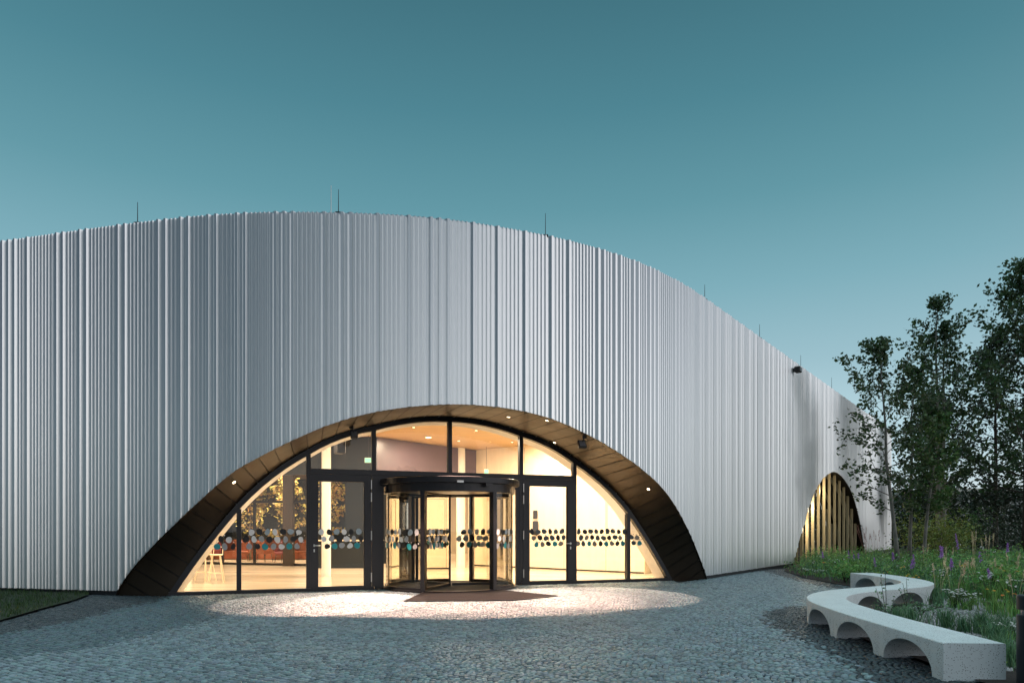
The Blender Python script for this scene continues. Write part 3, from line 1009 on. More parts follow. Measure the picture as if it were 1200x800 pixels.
finpx = [934.5, 940.5, 946.5, 953, 959.5, 966, 972.5, 978.5, 984.5, 990, 995, 999.5, 1004, 1008]
for x in finpx:
    s = s_of_x(x); p = cpos(s); l = float((p - OUT2[0, :2]) @ t2)
    h = zz2(l)
    if h < .3: continue
    c = p - n2 * .28
    mb = MB(); mb.box((c[0], c[1], h / 2), (.07, .13, h + .1), rz2); mb.build('fin', M['brass'], side)
mb = MB()
for i in range(len(OUT2) - 1):
    for w0, w1, dz in ((.50, .66, .09),):
        a, b_ = OUT2[i], OUT2[i + 1]
        c_ = np.array([mid2[0], mid2[1], 1.2])
        fa = lambda p, w_, k_: tuple(np.array([p[0] - n2[0] * w_, p[1] - n2[1] * w_, p[2]]) + (np.array([c_[0] - n2[0] * w_, c_[1] - n2[1] * w_, c_[2]]) - np.array([p[0] - n2[0] * w_, p[1] - n2[1] * w_, p[2]])) * k_)
        mb.add([fa(a, w0, .0), fa(b_, w0, .0), fa(b_, w0, .05), fa(a, w0, .05), fa(a, w1, .05), fa(b_, w1, .05)], [(0, 1, 2, 3), (3, 2, 5, 4)])
mb.build('arch_rib', M['brass'], side)
mb = MB()
o2 = [(p[0] - n2[0] * .95, p[1] - n2[1] * .95, p[2]) for p in OUT2]
mb.add(o2, [tuple(range(len(o2)))]); mb.build('window_glass', M['glass_dark'], side)
mb = MB()
fl = [OUT2[0, :2] - t2 * .5, OUT2[-1, :2] + t2 * .5, OUT2[-1, :2] + t2 * .5 - n2 * 5, OUT2[0, :2] - t2 * .5 - n2 * 5]
for k in range(4):
    a, b_ = fl[k] - n2 * .97, fl[(k + 1) % 4] - n2 * .97
    if k == 0: continue
    mb.quad((a[0], a[1], 0), (b_[0], b_[1], 0), (b_[0], b_[1], 5), (a[0], a[1], 5))
mb.add([(p[0] - n2[0] * .97, p[1] - n2[1] * .97, 5) for p in fl], [(0, 1, 2, 3)])
mb.add([(p[0] - n2[0] * .97, p[1] - n2[1] * .97, .03) for p in fl], [(0, 1, 2, 3)])
mb.build('room_behind', M['dark_wood'], side)
lm = lamp_area((mid2[0] - n2[0] * 2.6, mid2[1] - n2[1] * 2.6, 4.8), 14, .5, (1, .80, .56))
for x_, z_, e_ in ((948, 1.7, 45), (956, 2.6, 55), (966, 3.5, 50)):
    lm2 = bpy.data.lights.new('reveal_lamp', 'POINT'); lm2.energy = e_ * 1.3; lm2.color = (1, .84, .56); lm2.shadow_soft_size = .25
    q = cpos(s_of_x(x_)) - n2 * .10 + t2 * .1
    o = bpy.data.objects.new('reveal_lamp', lm2); o.location = (q[0], q[1], z_); C.objects.link(o)
q = cpos(s_of_x(974)) - n2 * .72
mb = MB(); mb.lathe((q[0], q[1], 4.30), [(.09, 0), (.09, .12)], 16)
dl2 = empty('reveal_light', (q[0], q[1], 4.3), label='small round light at the top of the gold finned arch', cat='light')
mb.build('housing', M['black'], dl2)

# ------------------------------------------------------------------ fixtures on the building
sv = [Vector(sof(t_, w_)) for t_ in np.linspace(0, 1, 201) for w_ in (0, 1)]
bvh = BVHTree.FromPolygons(sv, [(2 * k, 2 * k + 2, 2 * k + 3, 2 * k + 1) for k in range(200)])


def on_soffit(x, y):
    d = Vector(((x - CX) / F, 1, (HOR - y) / F)).normalized()
    hit = bvh.ray_cast(Vector((0, 0, EYE)), d)
    n = hit[1]
    if n is not None and n.dot(d) > 0: n = -n
    return hit[0], n


def downlight(x, y, lab):
    h, n = on_soffit(x, y)
    if h is None: return None
    t = empty('downlight', h, label=lab, cat='downlight', group='round downlights recessed in the bronze soffit')
    q = n.to_track_quat('Z', 'Y')
    for nm, r0, z0, z1, m in (('trim_ring', .06, .0, .012, 'soffit'), ('lens', .042, .012, .016, 'lamp')):
        mb = MB(); mb.lathe((0, 0, 0), [(r0, z0), (r0, z1)], 18)
        o = mb.build(nm, M[m], t, world=False)
        o.rotation_euler = q.to_euler()
    return h, n


dls = [(274, 564.5, 'round lit downlight in the left flank of the bronze soffit'), (402, 509, 'round downlight high on the left of the bronze soffit beside a floodlight'), (596, 488, 'round downlight near the top of the arch soffit'),
       (641, 492, 'round downlight at the outer edge of the soffit right of the apex'), (650, 518, 'round downlight close to the glazing right of the apex'), (760, 572.5, 'brightest round downlight low on the right flank of the soffit')]
DLP = []
for x, y, l in dls:
    r = downlight(x, y, l)
    if r: DLP.append(r)


def floodlight(x, y, lab, depth=None, size=.3):
    h, n = on_soffit(x, y) if depth is None else (Vector(at(x, y, depth)), Vector((0, -1, 0)))
    t = empty('floodlight', h, label=lab, cat='floodlight', group='black box floodlights on the building')
    mb = MB(); mb.box((h.x + n.x * .02, h.y + n.y * .02, h.z + n.z * .02), (.1, .1, .08)); mb.tube([h, h + n * .16], .02, 8); mb.build('bracket', M['black'], t)
    c = h + n * .2 + Vector((0, 0, -.02))
    mb = MB(); mb.box((0, 0, 0), (size, .09, size * 1.15), bev=.012)
    o = mb.build('housing', M['black'], t, world=False); o.location = c - h; o.rotation_euler = (R(-35), 0, .25)
    mb = MB(); mb.box((0, -.048, 0), (size * .78, .006, size * .86))
    o2 = mb.build('lens', M['lens'], t, world=False); o2.location = c - h; o2.rotation_euler = (R(-35), 0, .25)
    return c


f1 = floodlight(412, 499.5, 'black floodlight with pale lens on the left of the arch soffit', size=.18)
f2 = floodlight(685, 511.5, 'black floodlight on the right of the arch soffit', size=.21)
s, p, z = facade_pt(927.5, 434)
n = cnorm(s); t = empty('floodlight', (p[0] + n[0] * .08, p[1] + n[1] * .08, z), math.atan2(n[1], n[0]) + math.pi / 2, label='black box floodlight near the roof edge of the right facade', cat='floodlight', group='black box floodlights on the building')
mb = MB(); mb.box((0, -.19, 0), (.34, .24, .24), bev=.02); mb.build('housing', M['black'], t, world=False)
mb = MB(); mb.box((0, -.314, 0), (.28, .006, .17)); mb.build('lens', M['lens'], t, world=False)
mb = MB(); mb.box((0, -.03, 0), (.12, .08, .16)); mb.build('bracket', M['black'], t, world=False)

# lightning rods along the roof edge
rods = [(159, 237, 0, 'thin dark lightning rod alone on the roof edge at far left'), (379, 217.5, .7, 'pale lightning rod, taller of the pair near the roof crown'), (396, 222, 0, 'dark lightning rod, shorter of the pair near the roof crown'),
        (640.5, 250, 0, 'thin lightning rod on the roof edge above the right half of the entrance'), (828, 333.5, 0, 'thin lightning rod where the roof edge begins its steep fall'), (892, 380, 0, 'thin lightning rod just left of the facade floodlight'),
        (940, 416, 0, 'thin lightning rod just right of the facade floodlight'), (976, 442, 0, 'thin lightning rod nearest the trees')]
for x, y, backo, lab in rods:
    s = s_of_x(x); p = cpos(s); n = cnorm(s)
    p = p - n * (.06 + backo)
    k = p[1] / cpos(s)[1]
    zt = EYE + (HOR - y) * p[1] / F
    t = empty('lightning_rod', (p[0], p[1], HTOP - .35 if backo else HTOP - .02), label=lab, cat='lightning rod', group='lightning rods along the roof edge')
    m = M['steel'] if backo else M['frame']
    mb = MB(); mb.tube([(p[0], p[1], HTOP - .3 if backo else HTOP - .1), (p[0], p[1], zt)], [.011, .006], 6); mb.build('rod', m, t)
    mb = MB(); mb.box((p[0], p[1], HTOP + (.0 if not backo else -.3)), (.13, .1, .07)); mb.build('clamp', M['frame'], t)

# ------------------------------------------------------------------ lights of the place: soffit floods that make the pool on the setts
def spot(loc, aim, power, half, blend=.10, col=(1, .60, .45)):
    l = bpy.data.lights.new('soffit_lamp', 'SPOT'); l.energy = power; l.spot_size = R(half * 2); l.spot_blend = blend; l.color = col; l.shadow_soft_size = .035
    o = bpy.data.objects.new('soffit_lamp', l); o.location = loc; C.objects.link(o)
    o.rotation_euler = (Vector(aim) - Vector(loc)).to_track_quat('-Z', 'Y').to_euler()
    return o


SP = [((-4.2, 16.35, 3.60), (-4.15, 15.25, 0), 31, 2500), ((-2.9, 16.5, 4.15), (-2.7, 15.3, 0), 30, 2000), ((-1.2, 16.9, 4.25), (-1.1, 15.4, 0), 30, 1900), ((.5, 17.4, 4.05), (.4, 15.9, 0), 31, 1900), ((1.8, 18.0, 3.62), (1.9, 16.7, 0), 32, 1800)]
for a, b_, h, e_ in SP: spot(a, b_, e_, h)
# ------------------------------------------------------------------ ground
tag(MB().add([(-400, -300, -.045), (500, -300, -.045), (500, 700, -.045), (-400, 700, -.045)], [(0, 1, 2, 3)]).build('ground', M['earth']), kind='structure')
tag(MB().add([(-40, -12, -.028), (30, -12, -.028), (30, 32, -.028), (-40, 32, -.028)], [(0, 1, 2, 3)]).build('paving_bed', M['joint']), kind='structure')


def inpoly(x, y, poly):
    x, y = np.asarray(x), np.asarray(y)
    r = np.zeros(x.shape, bool)
    n = len(poly); j = n - 1
    for i in range(n):
        xi, yi = poly[i]; xj, yj = poly[j]
        c = ((yi > y) != (yj > y)) & (x < (xj - xi) * (y - yi) / (yj - yi + 1e-12) + xi)
        r ^= c; j = i
    return r


# bench centre line
bench_cl = cat_rom([(4.86, 7.17), (4.93, 8.2), (5.0, 9.3), (5.12, 10.4), (5.27, 11.3), (5.58, 12.1), (6.12, 12.85), (6.85, 13.45), (7.65, 13.95), (8.45, 14.5), (9.03, 15.2), (9.35, 16.0), (9.52, 16.9), (9.57, 17.8), (9.52, 18.6)], 16)
bed = [(12.0, 29.5), (10.2, 25.6), (9.45, 22), (9.3, 19.2)] + [tuple(p) for p in bench_cl[::-1][::8]] + [(4.86, 6.9), (4.86, 2), (40, 2), (70, 40), (70, 75), (28.6, 75), (28.4, 51)] + [tuple(cpos(s_of_x(x)) + cnorm(s_of_x(x)) * .0) for x in (1035, 1010, 980, 950)]
lawn = [ground(-40, 734), ground(0, 728.5), ground(50, 714), ground(86, 704.5), ground(105, 697.2), ground(100, 696.5)] + [(-9.9, 16.75), (-12.9, 17.6), (-16, 19.6), (-19, 22), (-24, 22), (-24, 12)]
zoneA = [ground(-40, 757), ground(0, 742.5), ground(60, 733), ground(120, 719), ground(190, 701.5), ground(205, 697.8), (-9.0, 17), (-18, 22), (-24, 12)]
zoneB = [ground(-60, 784), ground(0, 770), ground(110, 758), ground(215, 734), ground(290, 716), ground(360, 700.5), ground(420, 693.5), (-7, 17.2), (-20, 20), (-26, 10)]
zoneC = [ground(868, 664), ground(892, 668.5), ground(940, 681), ground(985, 690.5), (9.0, 18), (9.7, 21), (10.9, 26), (11.0, 28.5)]
zoneD = [(7.3, 13.4), (6.0, 14.2), (5.05, 13.4), (4.45, 12.2), (4.2, 10.8), (4.15, 9.3), (4.05, 8.2), (3.75, 7.2), (3.4, 6.3), (5.6, 6.3), (5.2, 9), (5.6, 11.6)]
PITCH, COLW = .075, 1.42
ang = R(58)
ux, uy = np.array([math.cos(ang), math.sin(ang)]), np.array([-math.sin(ang), math.cos(ang)])
cx, cy, ca_ = [], [], []
ncol = int(60 / COLW); nper = int(COLW / PITCH)
for c in range(-ncol, ncol):
    for j in range(nper):
        uu = (j + .5) / nper - .5
        arc = .50 * (1 - (2 * uu) ** 2); sl = -.50 * 8 * uu / COLW * 1.0
        rows = np.arange(-600, 600)
        U = (c + .5 + uu) * COLW + 0 * rows
        W = rows * PITCH + arc + (c % 2) * PITCH * .5
        X = U * ux[0] + W * uy[0]; Y = U * ux[1] + W * uy[1]
        k = (Y > 5.6) & (Y < 27) & (np.abs(X) < Y * .79 + 1.5)
        cx.append(X[k]); cy.append(Y[k]); ca_.append(np.full(k.sum(), ang + math.atan(sl)))
cx, cy, ca_ = np.concatenate(cx), np.concatenate(cy), np.concatenate(ca_)
fx = np.interp(cx, np.array([-30] + list(curve[len(le):, 0])), np.array([24] + list(curve[len(le):, 1])))   # facade depth at each X
gy = G0[1] + (cx - G0[0]) * GU[1] / GU[0]
inarch = (cx > G0[0]) & (cx < G1[0])
keep = np.where(inarch, cy < np.maximum(fx, gy) + .1, cy < fx + .1) & ~inpoly(cx, cy, bed) & ~inpoly(cx, cy, lawn)
cx, cy, ca_ = cx[keep], cy[keep], ca_[keep]
n = len(cx)
cx = cx + rng.normal(0, .0035, n); cy = cy + rng.normal(0, .0035, n); ca_ = ca_ + rng.normal(0, .07, n)
hw, hh = .0340 * rng.uniform(.82, 1.03, n), .0340 * rng.uniform(.84, 1.03, n)
ch = rng.uniform(.008, .014, n)
top = rng.normal(0, .003, n)
tilx, tily = rng.normal(0, .075, n), rng.normal(0, .075, n)
vv = np.zeros((n, 12, 3), np.float32)
for k, (sx_, sy_) in enumerate(((-1, -1), (1, -1), (1, 1), (-1, 1))):
    for lvl in range(3):
        f = (1.0, .985, .0)[lvl]
        lx = sx_ * (hw - (0 if lvl < 2 else ch)); ly = sy_ * (hh - (0 if lvl < 2 else ch))
        zz = top + (-.03, -.009, 0)[lvl] + lx * tilx + ly * tily
        vv[:, lvl * 4 + k, 0] = cx + lx * np.cos(ca_) - ly * np.sin(ca_)
        vv[:, lvl * 4 + k, 1] = cy + lx * np.sin(ca_) + ly * np.cos(ca_)
        vv[:, lvl * 4 + k, 2] = zz
fidx = [(8, 9, 10, 11)]
for l in range(2):
    for k in range(4): fidx.append((l * 4 + k, l * 4 + (k + 1) % 4, l * 4 + 4 + (k + 1) % 4, l * 4 + 4 + k))
fidx = np.array(fidx)
jx, jy = cx + rng.normal(0, .11, n), cy + rng.normal(0, .11, n)
inA = inpoly(jx, jy, zoneA) | inpoly(jx, jy, zoneD) | inpoly(jx, jy, zoneC)
inB = inpoly(jx, jy, zoneB) & ~inA
jit = rng.random(n)
for nm, msk, m in (('paving', ~inA & ~inB, 'setts'), ('paving_border', inA, 'setts_dark'), ('paving_band', inB, 'setts_mid')):
    q = vv[msk]; k = len(q)
    if not k: continue
    fc = (fidx[None] + 12 * np.arange(k)[:, None, None]).reshape(-1, 4)
    tag(np_mesh(nm, q.reshape(-1, 3), fc, M[m]), kind='structure')
print('setts', n)

# door mat
mm_ = empty('door_mat', ground(560, 699) + (.0,), label='dark brown ribbed entrance mat lying before the revolving door', cat='door mat')
mp = [ground(474, 704.6), ground(600, 703.2), ground(651, 698.2), (RC[0] + 1.9, 17.6), (RC[0] + .2, 16.6)]
mp = [ground(474, 704.6), ground(601, 703.6), ground(653, 698.4), ground(572, 690), ground(502, 692)]
mb = MB(); mb.prism(mp, .008, .02); mb.build('mat_surface', M['mat_rib'], mm_)
cen = np.mean(mp, axis=0)
mb = MB()
for a, b_ in zip(mp, mp[1:] + mp[:1]):
    a, b_ = np.array(a), np.array(b_); d = (b_ - a) / np.hypot(*(b_ - a)); nn = np.array([d[1], -d[0]]) * .02
    mb.prism([tuple(a), tuple(b_), tuple(b_ + nn), tuple(a + nn)], .004, .022)
mb.build('edge_strip', M['frame'], mm_)

# bed soil, lawn soil, gravel
tag(MB().add([(p[0], p[1], .02) for p in bed], [tuple(range(len(bed)))]).build('soil', M['soil']), kind='structure')
tag(MB().add([(p[0], p[1], .035) for p in lawn], [tuple(range(len(lawn)))]).build('lawn_ground', M['lawn_soil']), kind='structure')


# ------------------------------------------------------------------ foliage helpers
def blades(base, h, w, lean, mat_, name, parent=None, curl=.35):
    """grass-like blades: base (N,3), heights, widths"""
    n = len(base)
    az = rng.uniform(0, 2 * np.pi, n)
    ld = rng.uniform(0, 2 * np.pi, n)
    lx, ly = np.cos(ld) * lean, np.sin(ld) * lean
    wx, wy = np.cos(az) * w / 2, np.sin(az) * w / 2
    v = np.zeros((n, 5, 3))
    for k, (f, ww) in enumerate(((0, 1), (.55, .8))):
        for q, sg in enumerate((-1, 1)):
            v[:, k * 2 + q, 0] = base[:, 0] + lx * f ** 2 * h + sg * wx * ww
            v[:, k * 2 + q, 1] = base[:, 1] + ly * f ** 2 * h + sg * wy * ww
            v[:, k * 2 + q, 2] = base[:, 2] + h * f
    v[:, 4, 0] = base[:, 0] + lx * h; v[:, 4, 1] = base[:, 1] + ly * h; v[:, 4, 2] = base[:, 2] + h * (1 - curl * lean)
    i = 5 * np.arange(n)[:, None]
    return np_mesh(name, v.reshape(-1, 3), [np.array([[0, 1, 3, 2]]) + i, np.array([[2, 3, 4]]) + i], mat_, parent)


def leaf_arr(c, size, asp=.55, up=.0):
    """pointed leaves (rhombus bent along the midrib)"""
    n = len(c)
    d = rng.normal(0, 1, (n, 3)); d[:, 2] = d[:, 2] * .7 + up; d /= np.linalg.norm(d, axis=1)[:, None]
    e = rng.normal(0, 1, (n, 3)); e -= (e * d).sum(1)[:, None] * d; e /= np.linalg.norm(e, axis=1)[:, None]
    s = (size if hasattr(size, '__len__') else np.full(n, size))[:, None]
    v = np.stack([c - d * s * .5, c + e * s * asp * .5, c + d * s * .5, c - e * s * asp * .5], 1)
    return v


def leaves(c, size, mat_, name, parent=None, asp=.55, up=0.0):
    v = leaf_arr(np.asarray(c), size, asp, up)
    n = len(v)
    return np_mesh(name, v.reshape(-1, 3), np.array([[0, 1, 2, 3]]) + 4 * np.arange(n)[:, None], mat_, parent)


def tree(name, x, y, h, tr, cb, spread, nl, per, leaf, bark, lab, leanx=0.0, size=.13, sig=.16, seed=0, shape='oval', group='trees by the building', limb_up=.75, stems=1, bend=0.0):
    r = np.random.default_rng(seed)
    t = empty(name, (x, y, 0), label=lab, cat='tree', group=group)
    mb = MB(); pts_l = []; br_ = MB()
    for st in range(stems):
        off = (st * .45, st * .3) if stems > 1 else (0, 0)
        hs = h * (1 - .12 * st)
        path = []
        for k in range(9):
            f = k / 8
            path.append(np.array([off[0] + leanx * f * hs + bend * math.sin(f * 2.6) + r.normal(0, .05) * f, off[1] + r.normal(0, .05) * f, f * hs * .97]))
        rad = [tr * (1.25 if k == 0 else 1) * (1 - .9 * k / 8) + .008 for k in range(9)]
        mb.tube(path, rad, 9)
        ph = r.uniform(0, 6.28)
        for i in range(nl // stems):
            f = cb + (1 - cb) * ((i + .5) / (nl // stems)) ** .92
            k = min(7, int(f * 8)); p0 = path[k] + (path[k + 1] - path[k]) * (f * 8 - k)
            g = (f - cb) / (1 - cb)
            if shape == 'oval': ln = spread * (math.sin(math.pi * (g * .8 + .16)) ** .75) * r.uniform(.7, 1.15)
            elif shape == 'cone': ln = spread * (1.02 - g) ** .8 * r.uniform(.7, 1.2)
            else: ln = spread * (1 - g * g * .75) * r.uniform(.65, 1.1)
            ph += 2.4 + r.normal(0, .3)
            d = np.array([math.cos(ph), math.sin(ph), limb_up * (.4 + g) + r.normal(0, .15)]); d /= np.linalg.norm(d)
            q = p0.copy(); lp = [p0]; 
            for sgm in range(5):
                d = d + np.array([r.normal(0, .14), r.normal(0, .14), .07 + r.normal(0, .1)]); d /= np.linalg.norm(d)
                q = q + d * ln / 5; lp.append(q.copy())
                # twigs
                for tw in range(1 + (sgm + i) % 2):
                    dd = d + r.normal(0, .75, 3); dd /= np.linalg.norm(dd)
                    tl = ln * r.uniform(.14, .34) * (1.1 - sgm * .1)
                    e_ = q + dd * tl
                    br_.tube([q, (q + e_) / 2 + r.normal(0, .02, 3), e_], [.008, .006, .003], 4, cap=False)
                    for c_ in (.45, .72, 1.0):
                        pts_l.append((q + (e_ - q) * c_))
                if sgm > 1: pts_l.append(q.copy())
            b0 = max(.010, tr * .34 * (1 - f * .75))
            br_.tube(lp, [b0 * (1 - .16 * k2) for k2 in range(6)], 6, cap=False)
    pts_l = np.array(pts_l)
    n = len(pts_l)
    cnt = r.poisson(per * .42 * r.uniform(.2, 1.8, n))
    idx = np.repeat(np.arange(n), cnt)
    c = pts_l[idx] + r.normal(0, sig * .9, (len(idx), 3)) * np.array([1, 1, .75])
    mb.build('trunk', bark, t, world=False, smooth=True)
    br_.build('branches', bark, t, world=False, smooth=True)
    leaves(c, size * 1.4 * r.uniform(.6, 1.25, len(c)), leaf, 'crown', t, asp=.62)
    return t


# slim trees in the bed, the big tree at the edge, and those behind
tree('slim_tree', 15.85, 28.0, 9.2, .085, .22, 2.6, 38, 9, M['leafA'], M['bark_pale'], 'slim tree with pale leaning trunk and arching left limbs, nearest the building', leanx=-.075, size=.12, sig=.12, seed=3, shape='oval', bend=-.1)
tree('slim_tree', 17.0, 29.2, 8.6, .075, .33, 1.5, 26, 10, M['leafA'], M['bark_pale'], 'slim tree with straight pale trunk, second from the building corner', leanx=.02, size=.12, sig=.13, seed=5)
tree('slim_tree', 17.2, 28.6, 6.6, .075, .32, 1.3, 22, 10, M['leafB'], M['bark_pale'], 'short green tree whose pale trunk leans to the right', leanx=.10, size=.12, sig=.13, seed=8)
tree('tall_tree', 21.2, 34.0, 13.3, .12, .17, 2.5, 60, 9, M['leafA'], M['bark_pale'], 'tall slender tree with twin trunk whose open top rises highest against the sky', leanx=.0, size=.14, sig=.15, seed=12, shape='oval', stems=2, limb_up=.8)
tree('dark_tree', 25.6, 34.0, 15.0, .15, .22, 4.0, 52, 15, M['leafA'], M['bark_dark'], 'large dark tree at the right edge with a reddish trunk', leanx=.0, size=.16, sig=.22, seed=21, shape='wide', limb_up=.55)
tree('dark_tree', 30.8, 43.5, 13.9, .15, .16, 3.2, 46, 14, M['leafC'], M['bark_dark'], 'dense dark tree behind, left of the large tree at the edge', size=.18, sig=.25, seed=25, shape='oval', limb_up=.6)
tree('dark_tree', 27.8, 45.0, 10.5, .13, .14, 2.2, 36, 14, M['leafC'], M['bark_dark'], 'dense dark tree behind the slender tall tree', size=.18, sig=.25, seed=28, shape='oval', limb_up=.6)


def hedge(x0, x1, y0, y1, h, n, leaf, lab):
    t = empty('hedge', ((x0 + x1) / 2, (y0 + y1) / 2, 0), label=lab, cat='hedge')
    c = np.stack([rng.uniform(x0, x1, n) - t.location.x, rng.uniform(y0, y1, n) - t.location.y, rng.uniform(.05, 1, n)], 1)
    top_ = h * (1 + .10 * np.sin(c[:, 0] * 1.1) + .06 * np.sin(c[:, 0] * 3.7 + 1))
    c[:, 2] *= top_
    c += rng.normal(0, .1, c.shape)
    leaves(c, .26 * rng.uniform(.6, 1.3, n), leaf, 'foliage', t, asp=.7)
    mb = MB()
    for k in range(14):
        xx = x0 + (x1 - x0) * (k + .5) / 14 - t.location.x
        mb.tube([(xx, 0, 0), (xx + rng.normal(0, .1), rng.normal(0, .1), h * .55), (xx + rng.normal(0, .2), rng.normal(0, .2), h * .85)], [.07, .05, .02], 6)
    mb.build('stems', M['bark_dark'], t, world=False)


hedge(28.9, 47, 52, 55, 4.7, 15000, M['leafC'], 'tall dark hedge closing the garden beyond the trees')


def shrub(x, y, w, h, n, leaf, lab, size=.13, nm='shrub', grp='shrubs under the trees'):
    t = empty(nm, (x, y, .02), label=lab, cat='shrub', group=grp)
    k = 9
    cc = np.stack([rng.normal(0, w * .3, k), rng.normal(0, w * .3, k), rng.uniform(.3, .8, k) * h], 1)
    idx = rng.integers(0, k, n)
    c = cc[idx] + rng.normal(0, 1, (n, 3)) * np.array([w * .2, w * .2, h * .16])
    c[:, 2] = np.clip(c[:, 2], .03, h * 1.2)
    mb = MB()
    for q in cc: mb.tube([(q[0] * .1, q[1] * .1, 0), (q[0] * .6, q[1] * .6, q[2] * .6), tuple(q)], [.018, .012, .004], 5)
    mb.build('stems', M['bark_dark'], t, world=False)
    leaves(c, size * rng.uniform(.6, 1.3, n), leaf, 'foliage', t, asp=.5)


shrub(19.6, 31.4, 1.8, 2.4, 1500, M['leafD'], 'yellow green shrub between the straight and the leaning pale trunks')
shrub(20.4, 33.0, 2.2, 2.2, 1500, M['leafD'], 'yellow green shrub at the foot of the twin trunk')
shrub(22.6, 34.5, 2.6, 2.6, 1600, M['leafB'], 'broad green shrub right of the twin trunk')
shrub(25.2, 37.0, 2.6, 2.4, 1500, M['leafC'], 'dark shrub left of the reddish trunk at the edge')
shrub(23.2, 38.0, 2.4, 2.8, 1500, M['leafC'], 'dark shrub behind the straight pale trunk')
shrub(28.8, 39.0, 3.0, 2.4, 1500, M['leafC'], 'dark shrub beyond the reddish trunk at the right edge')

# ---- planting bed: undergrowth that nobody could count
N = 60000
bx = rng.uniform(5, 32, N); by = rng.uniform(6.5, 36, N)
BCX = np.interp(by, bench_cl[:, 1], bench_cl[:, 0])
ok = inpoly(bx, by, bed) & (bx < by * .95 + 3)


def near_bench(x, y):
    d = np.full(len(x), 9.0)
    for p in bench_cl[::6]: d = np.minimum(d, np.hypot(x - p[0], y - p[1]))
    return d


ok &= near_bench(bx, by) > .42
# gravel pocket stays open
gravel_poly = [(5.5, 6.8), (5.5, 11.2), (6.3, 12.6), (7.6, 13.4), (9.0, 14.3), (9.7, 15.3), (11.8, 15.2), (12.0, 13.9), (9.6, 12.6), (8.5, 11.0), (8.0, 6.8)]
ing = inpoly(bx, by, gravel_poly)
ok &= ~ing
# thinner, lower planting along the front edge of the bed
edge = np.clip((bx - np.interp(by, [19, 22, 25.6, 29.5], [9.4, 9.5, 10.3, 12.0])) / 1.0, 0, 1)
ok &= (rng.random(N) < .15 + .85 * edge)
bx, by, edge = bx[ok], by[ok], edge[ok]
clump = .5 + .5 * np.sin(bx * 2.1 + 1.3 * np.sin(by * 1.7)) * np.cos(by * 1.3 + .9 * np.sin(bx * 1.1))
hgt = (.16 + .50 * clump) * (.45 + .55 * edge) * rng.uniform(.5, 1.25, len(bx)) * np.where(by < 20, 1.65, 1.2)
half = rng.random(len(bx)) < .5
base = np.stack([bx, by, np.full(len(bx), .02)], 1)
o = blades(base[half], hgt[half], rng.uniform(.014, .03, half.sum()), rng.uniform(.1, .6, half.sum()), M['herb2'], 'ground_cover'); tag(o, 'dense blue green blades filling the planting bed', 'ground cover', kind='stuff')
q = base[~half]; hq = hgt[~half]
rep = 3
cc = np.repeat(q, rep, 0); cc[:, 2] += np.repeat(hq, rep) * rng.uniform(.25, 1.0, len(cc)); cc[:, :2] += rng.normal(0, .05, (len(cc), 2))
o = leaves(cc, rng.uniform(.05, .13, len(cc)), M['herb'], 'undergrowth', asp=.42, up=.5); tag(o, 'leafy green undergrowth filling the planting bed', 'ground cover', kind='stuff')
# tiny white and yellow blossom scattered through the undergrowth
nb = 420
k = rng.integers(0, len(bx), nb)
cb_ = base[k].copy(); cb_[:, 2] += hgt[k] * rng.uniform(.85, 1.15, nb)
k1 = rng.random(nb) < .72
tag(leaves(np.repeat(cb_[k1], 3, 0) + rng.normal(0, .014, (k1.sum() * 3, 3)), .05, M['whitep'], 'scattered_blossom', asp=.9), 'tiny white blossom scattered through the bed', 'blossom', kind='stuff')

# ---- individual perennials
def stems_mesh(n, h, spread, r=.004, seed=0):
    rr = np.random.default_rng(seed); mb = MB(); tips = []
    for i in range(n):
        a = rr.uniform(0, 6.28); l = rr.uniform(.1, 1) * spread; hh_ = h * rr.uniform(.78, 1.05)
        b0 = np.array([math.cos(a) * l * .25, math.sin(a) * l * .25, 0]); tp = np.array([math.cos(a) * l, math.sin(a) * l, hh_])
        mid_ = (b0 + tp) / 2 + np.array([-math.cos(a) * l * .12, -math.sin(a) * l * .12, .04])
        mb.tube([b0, mid_, tp], [r, r * .8, r * .6], 5, cap=False); tips.append((mid_, tp))
    return mb, tips


def tuft(t, n, h, lean, m, w=.012, spread=.12):
    a = rng.uniform(0, 6.28, n); l = np.abs(rng.normal(0, spread, n))
    b0 = np.stack([np.cos(a) * l, np.sin(a) * l, np.zeros(n)], 1)
    return blades(b0, h * rng.uniform(.55, 1.05, n), np.full(n, w), rng.uniform(.1, lean, n), m, 'leaves', t)


def plume_grass(x, y, h, n, lab, m='plume', nm='feather_grass', grp='feather grasses in the bed', sp=.28):
    t = empty(nm, (x, y, .02), label=lab, cat='grass', group=grp)
    tuft(t, 60, h * .55, .8, M['herb2'])
    mb, tips = stems_mesh(n, h, sp, .005, int(x * 97 + y * 13))
    mb.build('stems', M[m], t, world=False)
    c = []
    for a, b_ in tips:
        for f in np.linspace(.62, 1.04, 26): c.append(a + (b_ - a) * (f * 1.0) + rng.normal(0, .011, 3))
    leaves(np.array(c), .055, M[m], 'plume', t, asp=.35, up=1.6)


def spike_flower(x, y, h, lab, n=1, sl=.32, m='purple', lean=.22):
    t = empty('purple_flower', (x, y, .02), label=lab, cat='flower', group='purple flower spikes in the bed')
    tuft(t, 26, h * .5, .6, M['herb'], .022, .06)
    mb, tips = stems_mesh(n, h, lean, .006, int(x * 131 + y * 7))
    mb.build('stem', M['stem'], t, world=False)
    c = []
    for a, b_ in tips:
        d = b_ - a; d = d / np.linalg.norm(d)
        for f in np.linspace(0, 1, 70):
            w = .036 * (1 - f * .75)
            c.append(b_ - d * sl * (1 - f) + rng.normal(0, w * .6, 3))
    leaves(np.array(c), .045, M[m], 'flower_spike', t, asp=.8)


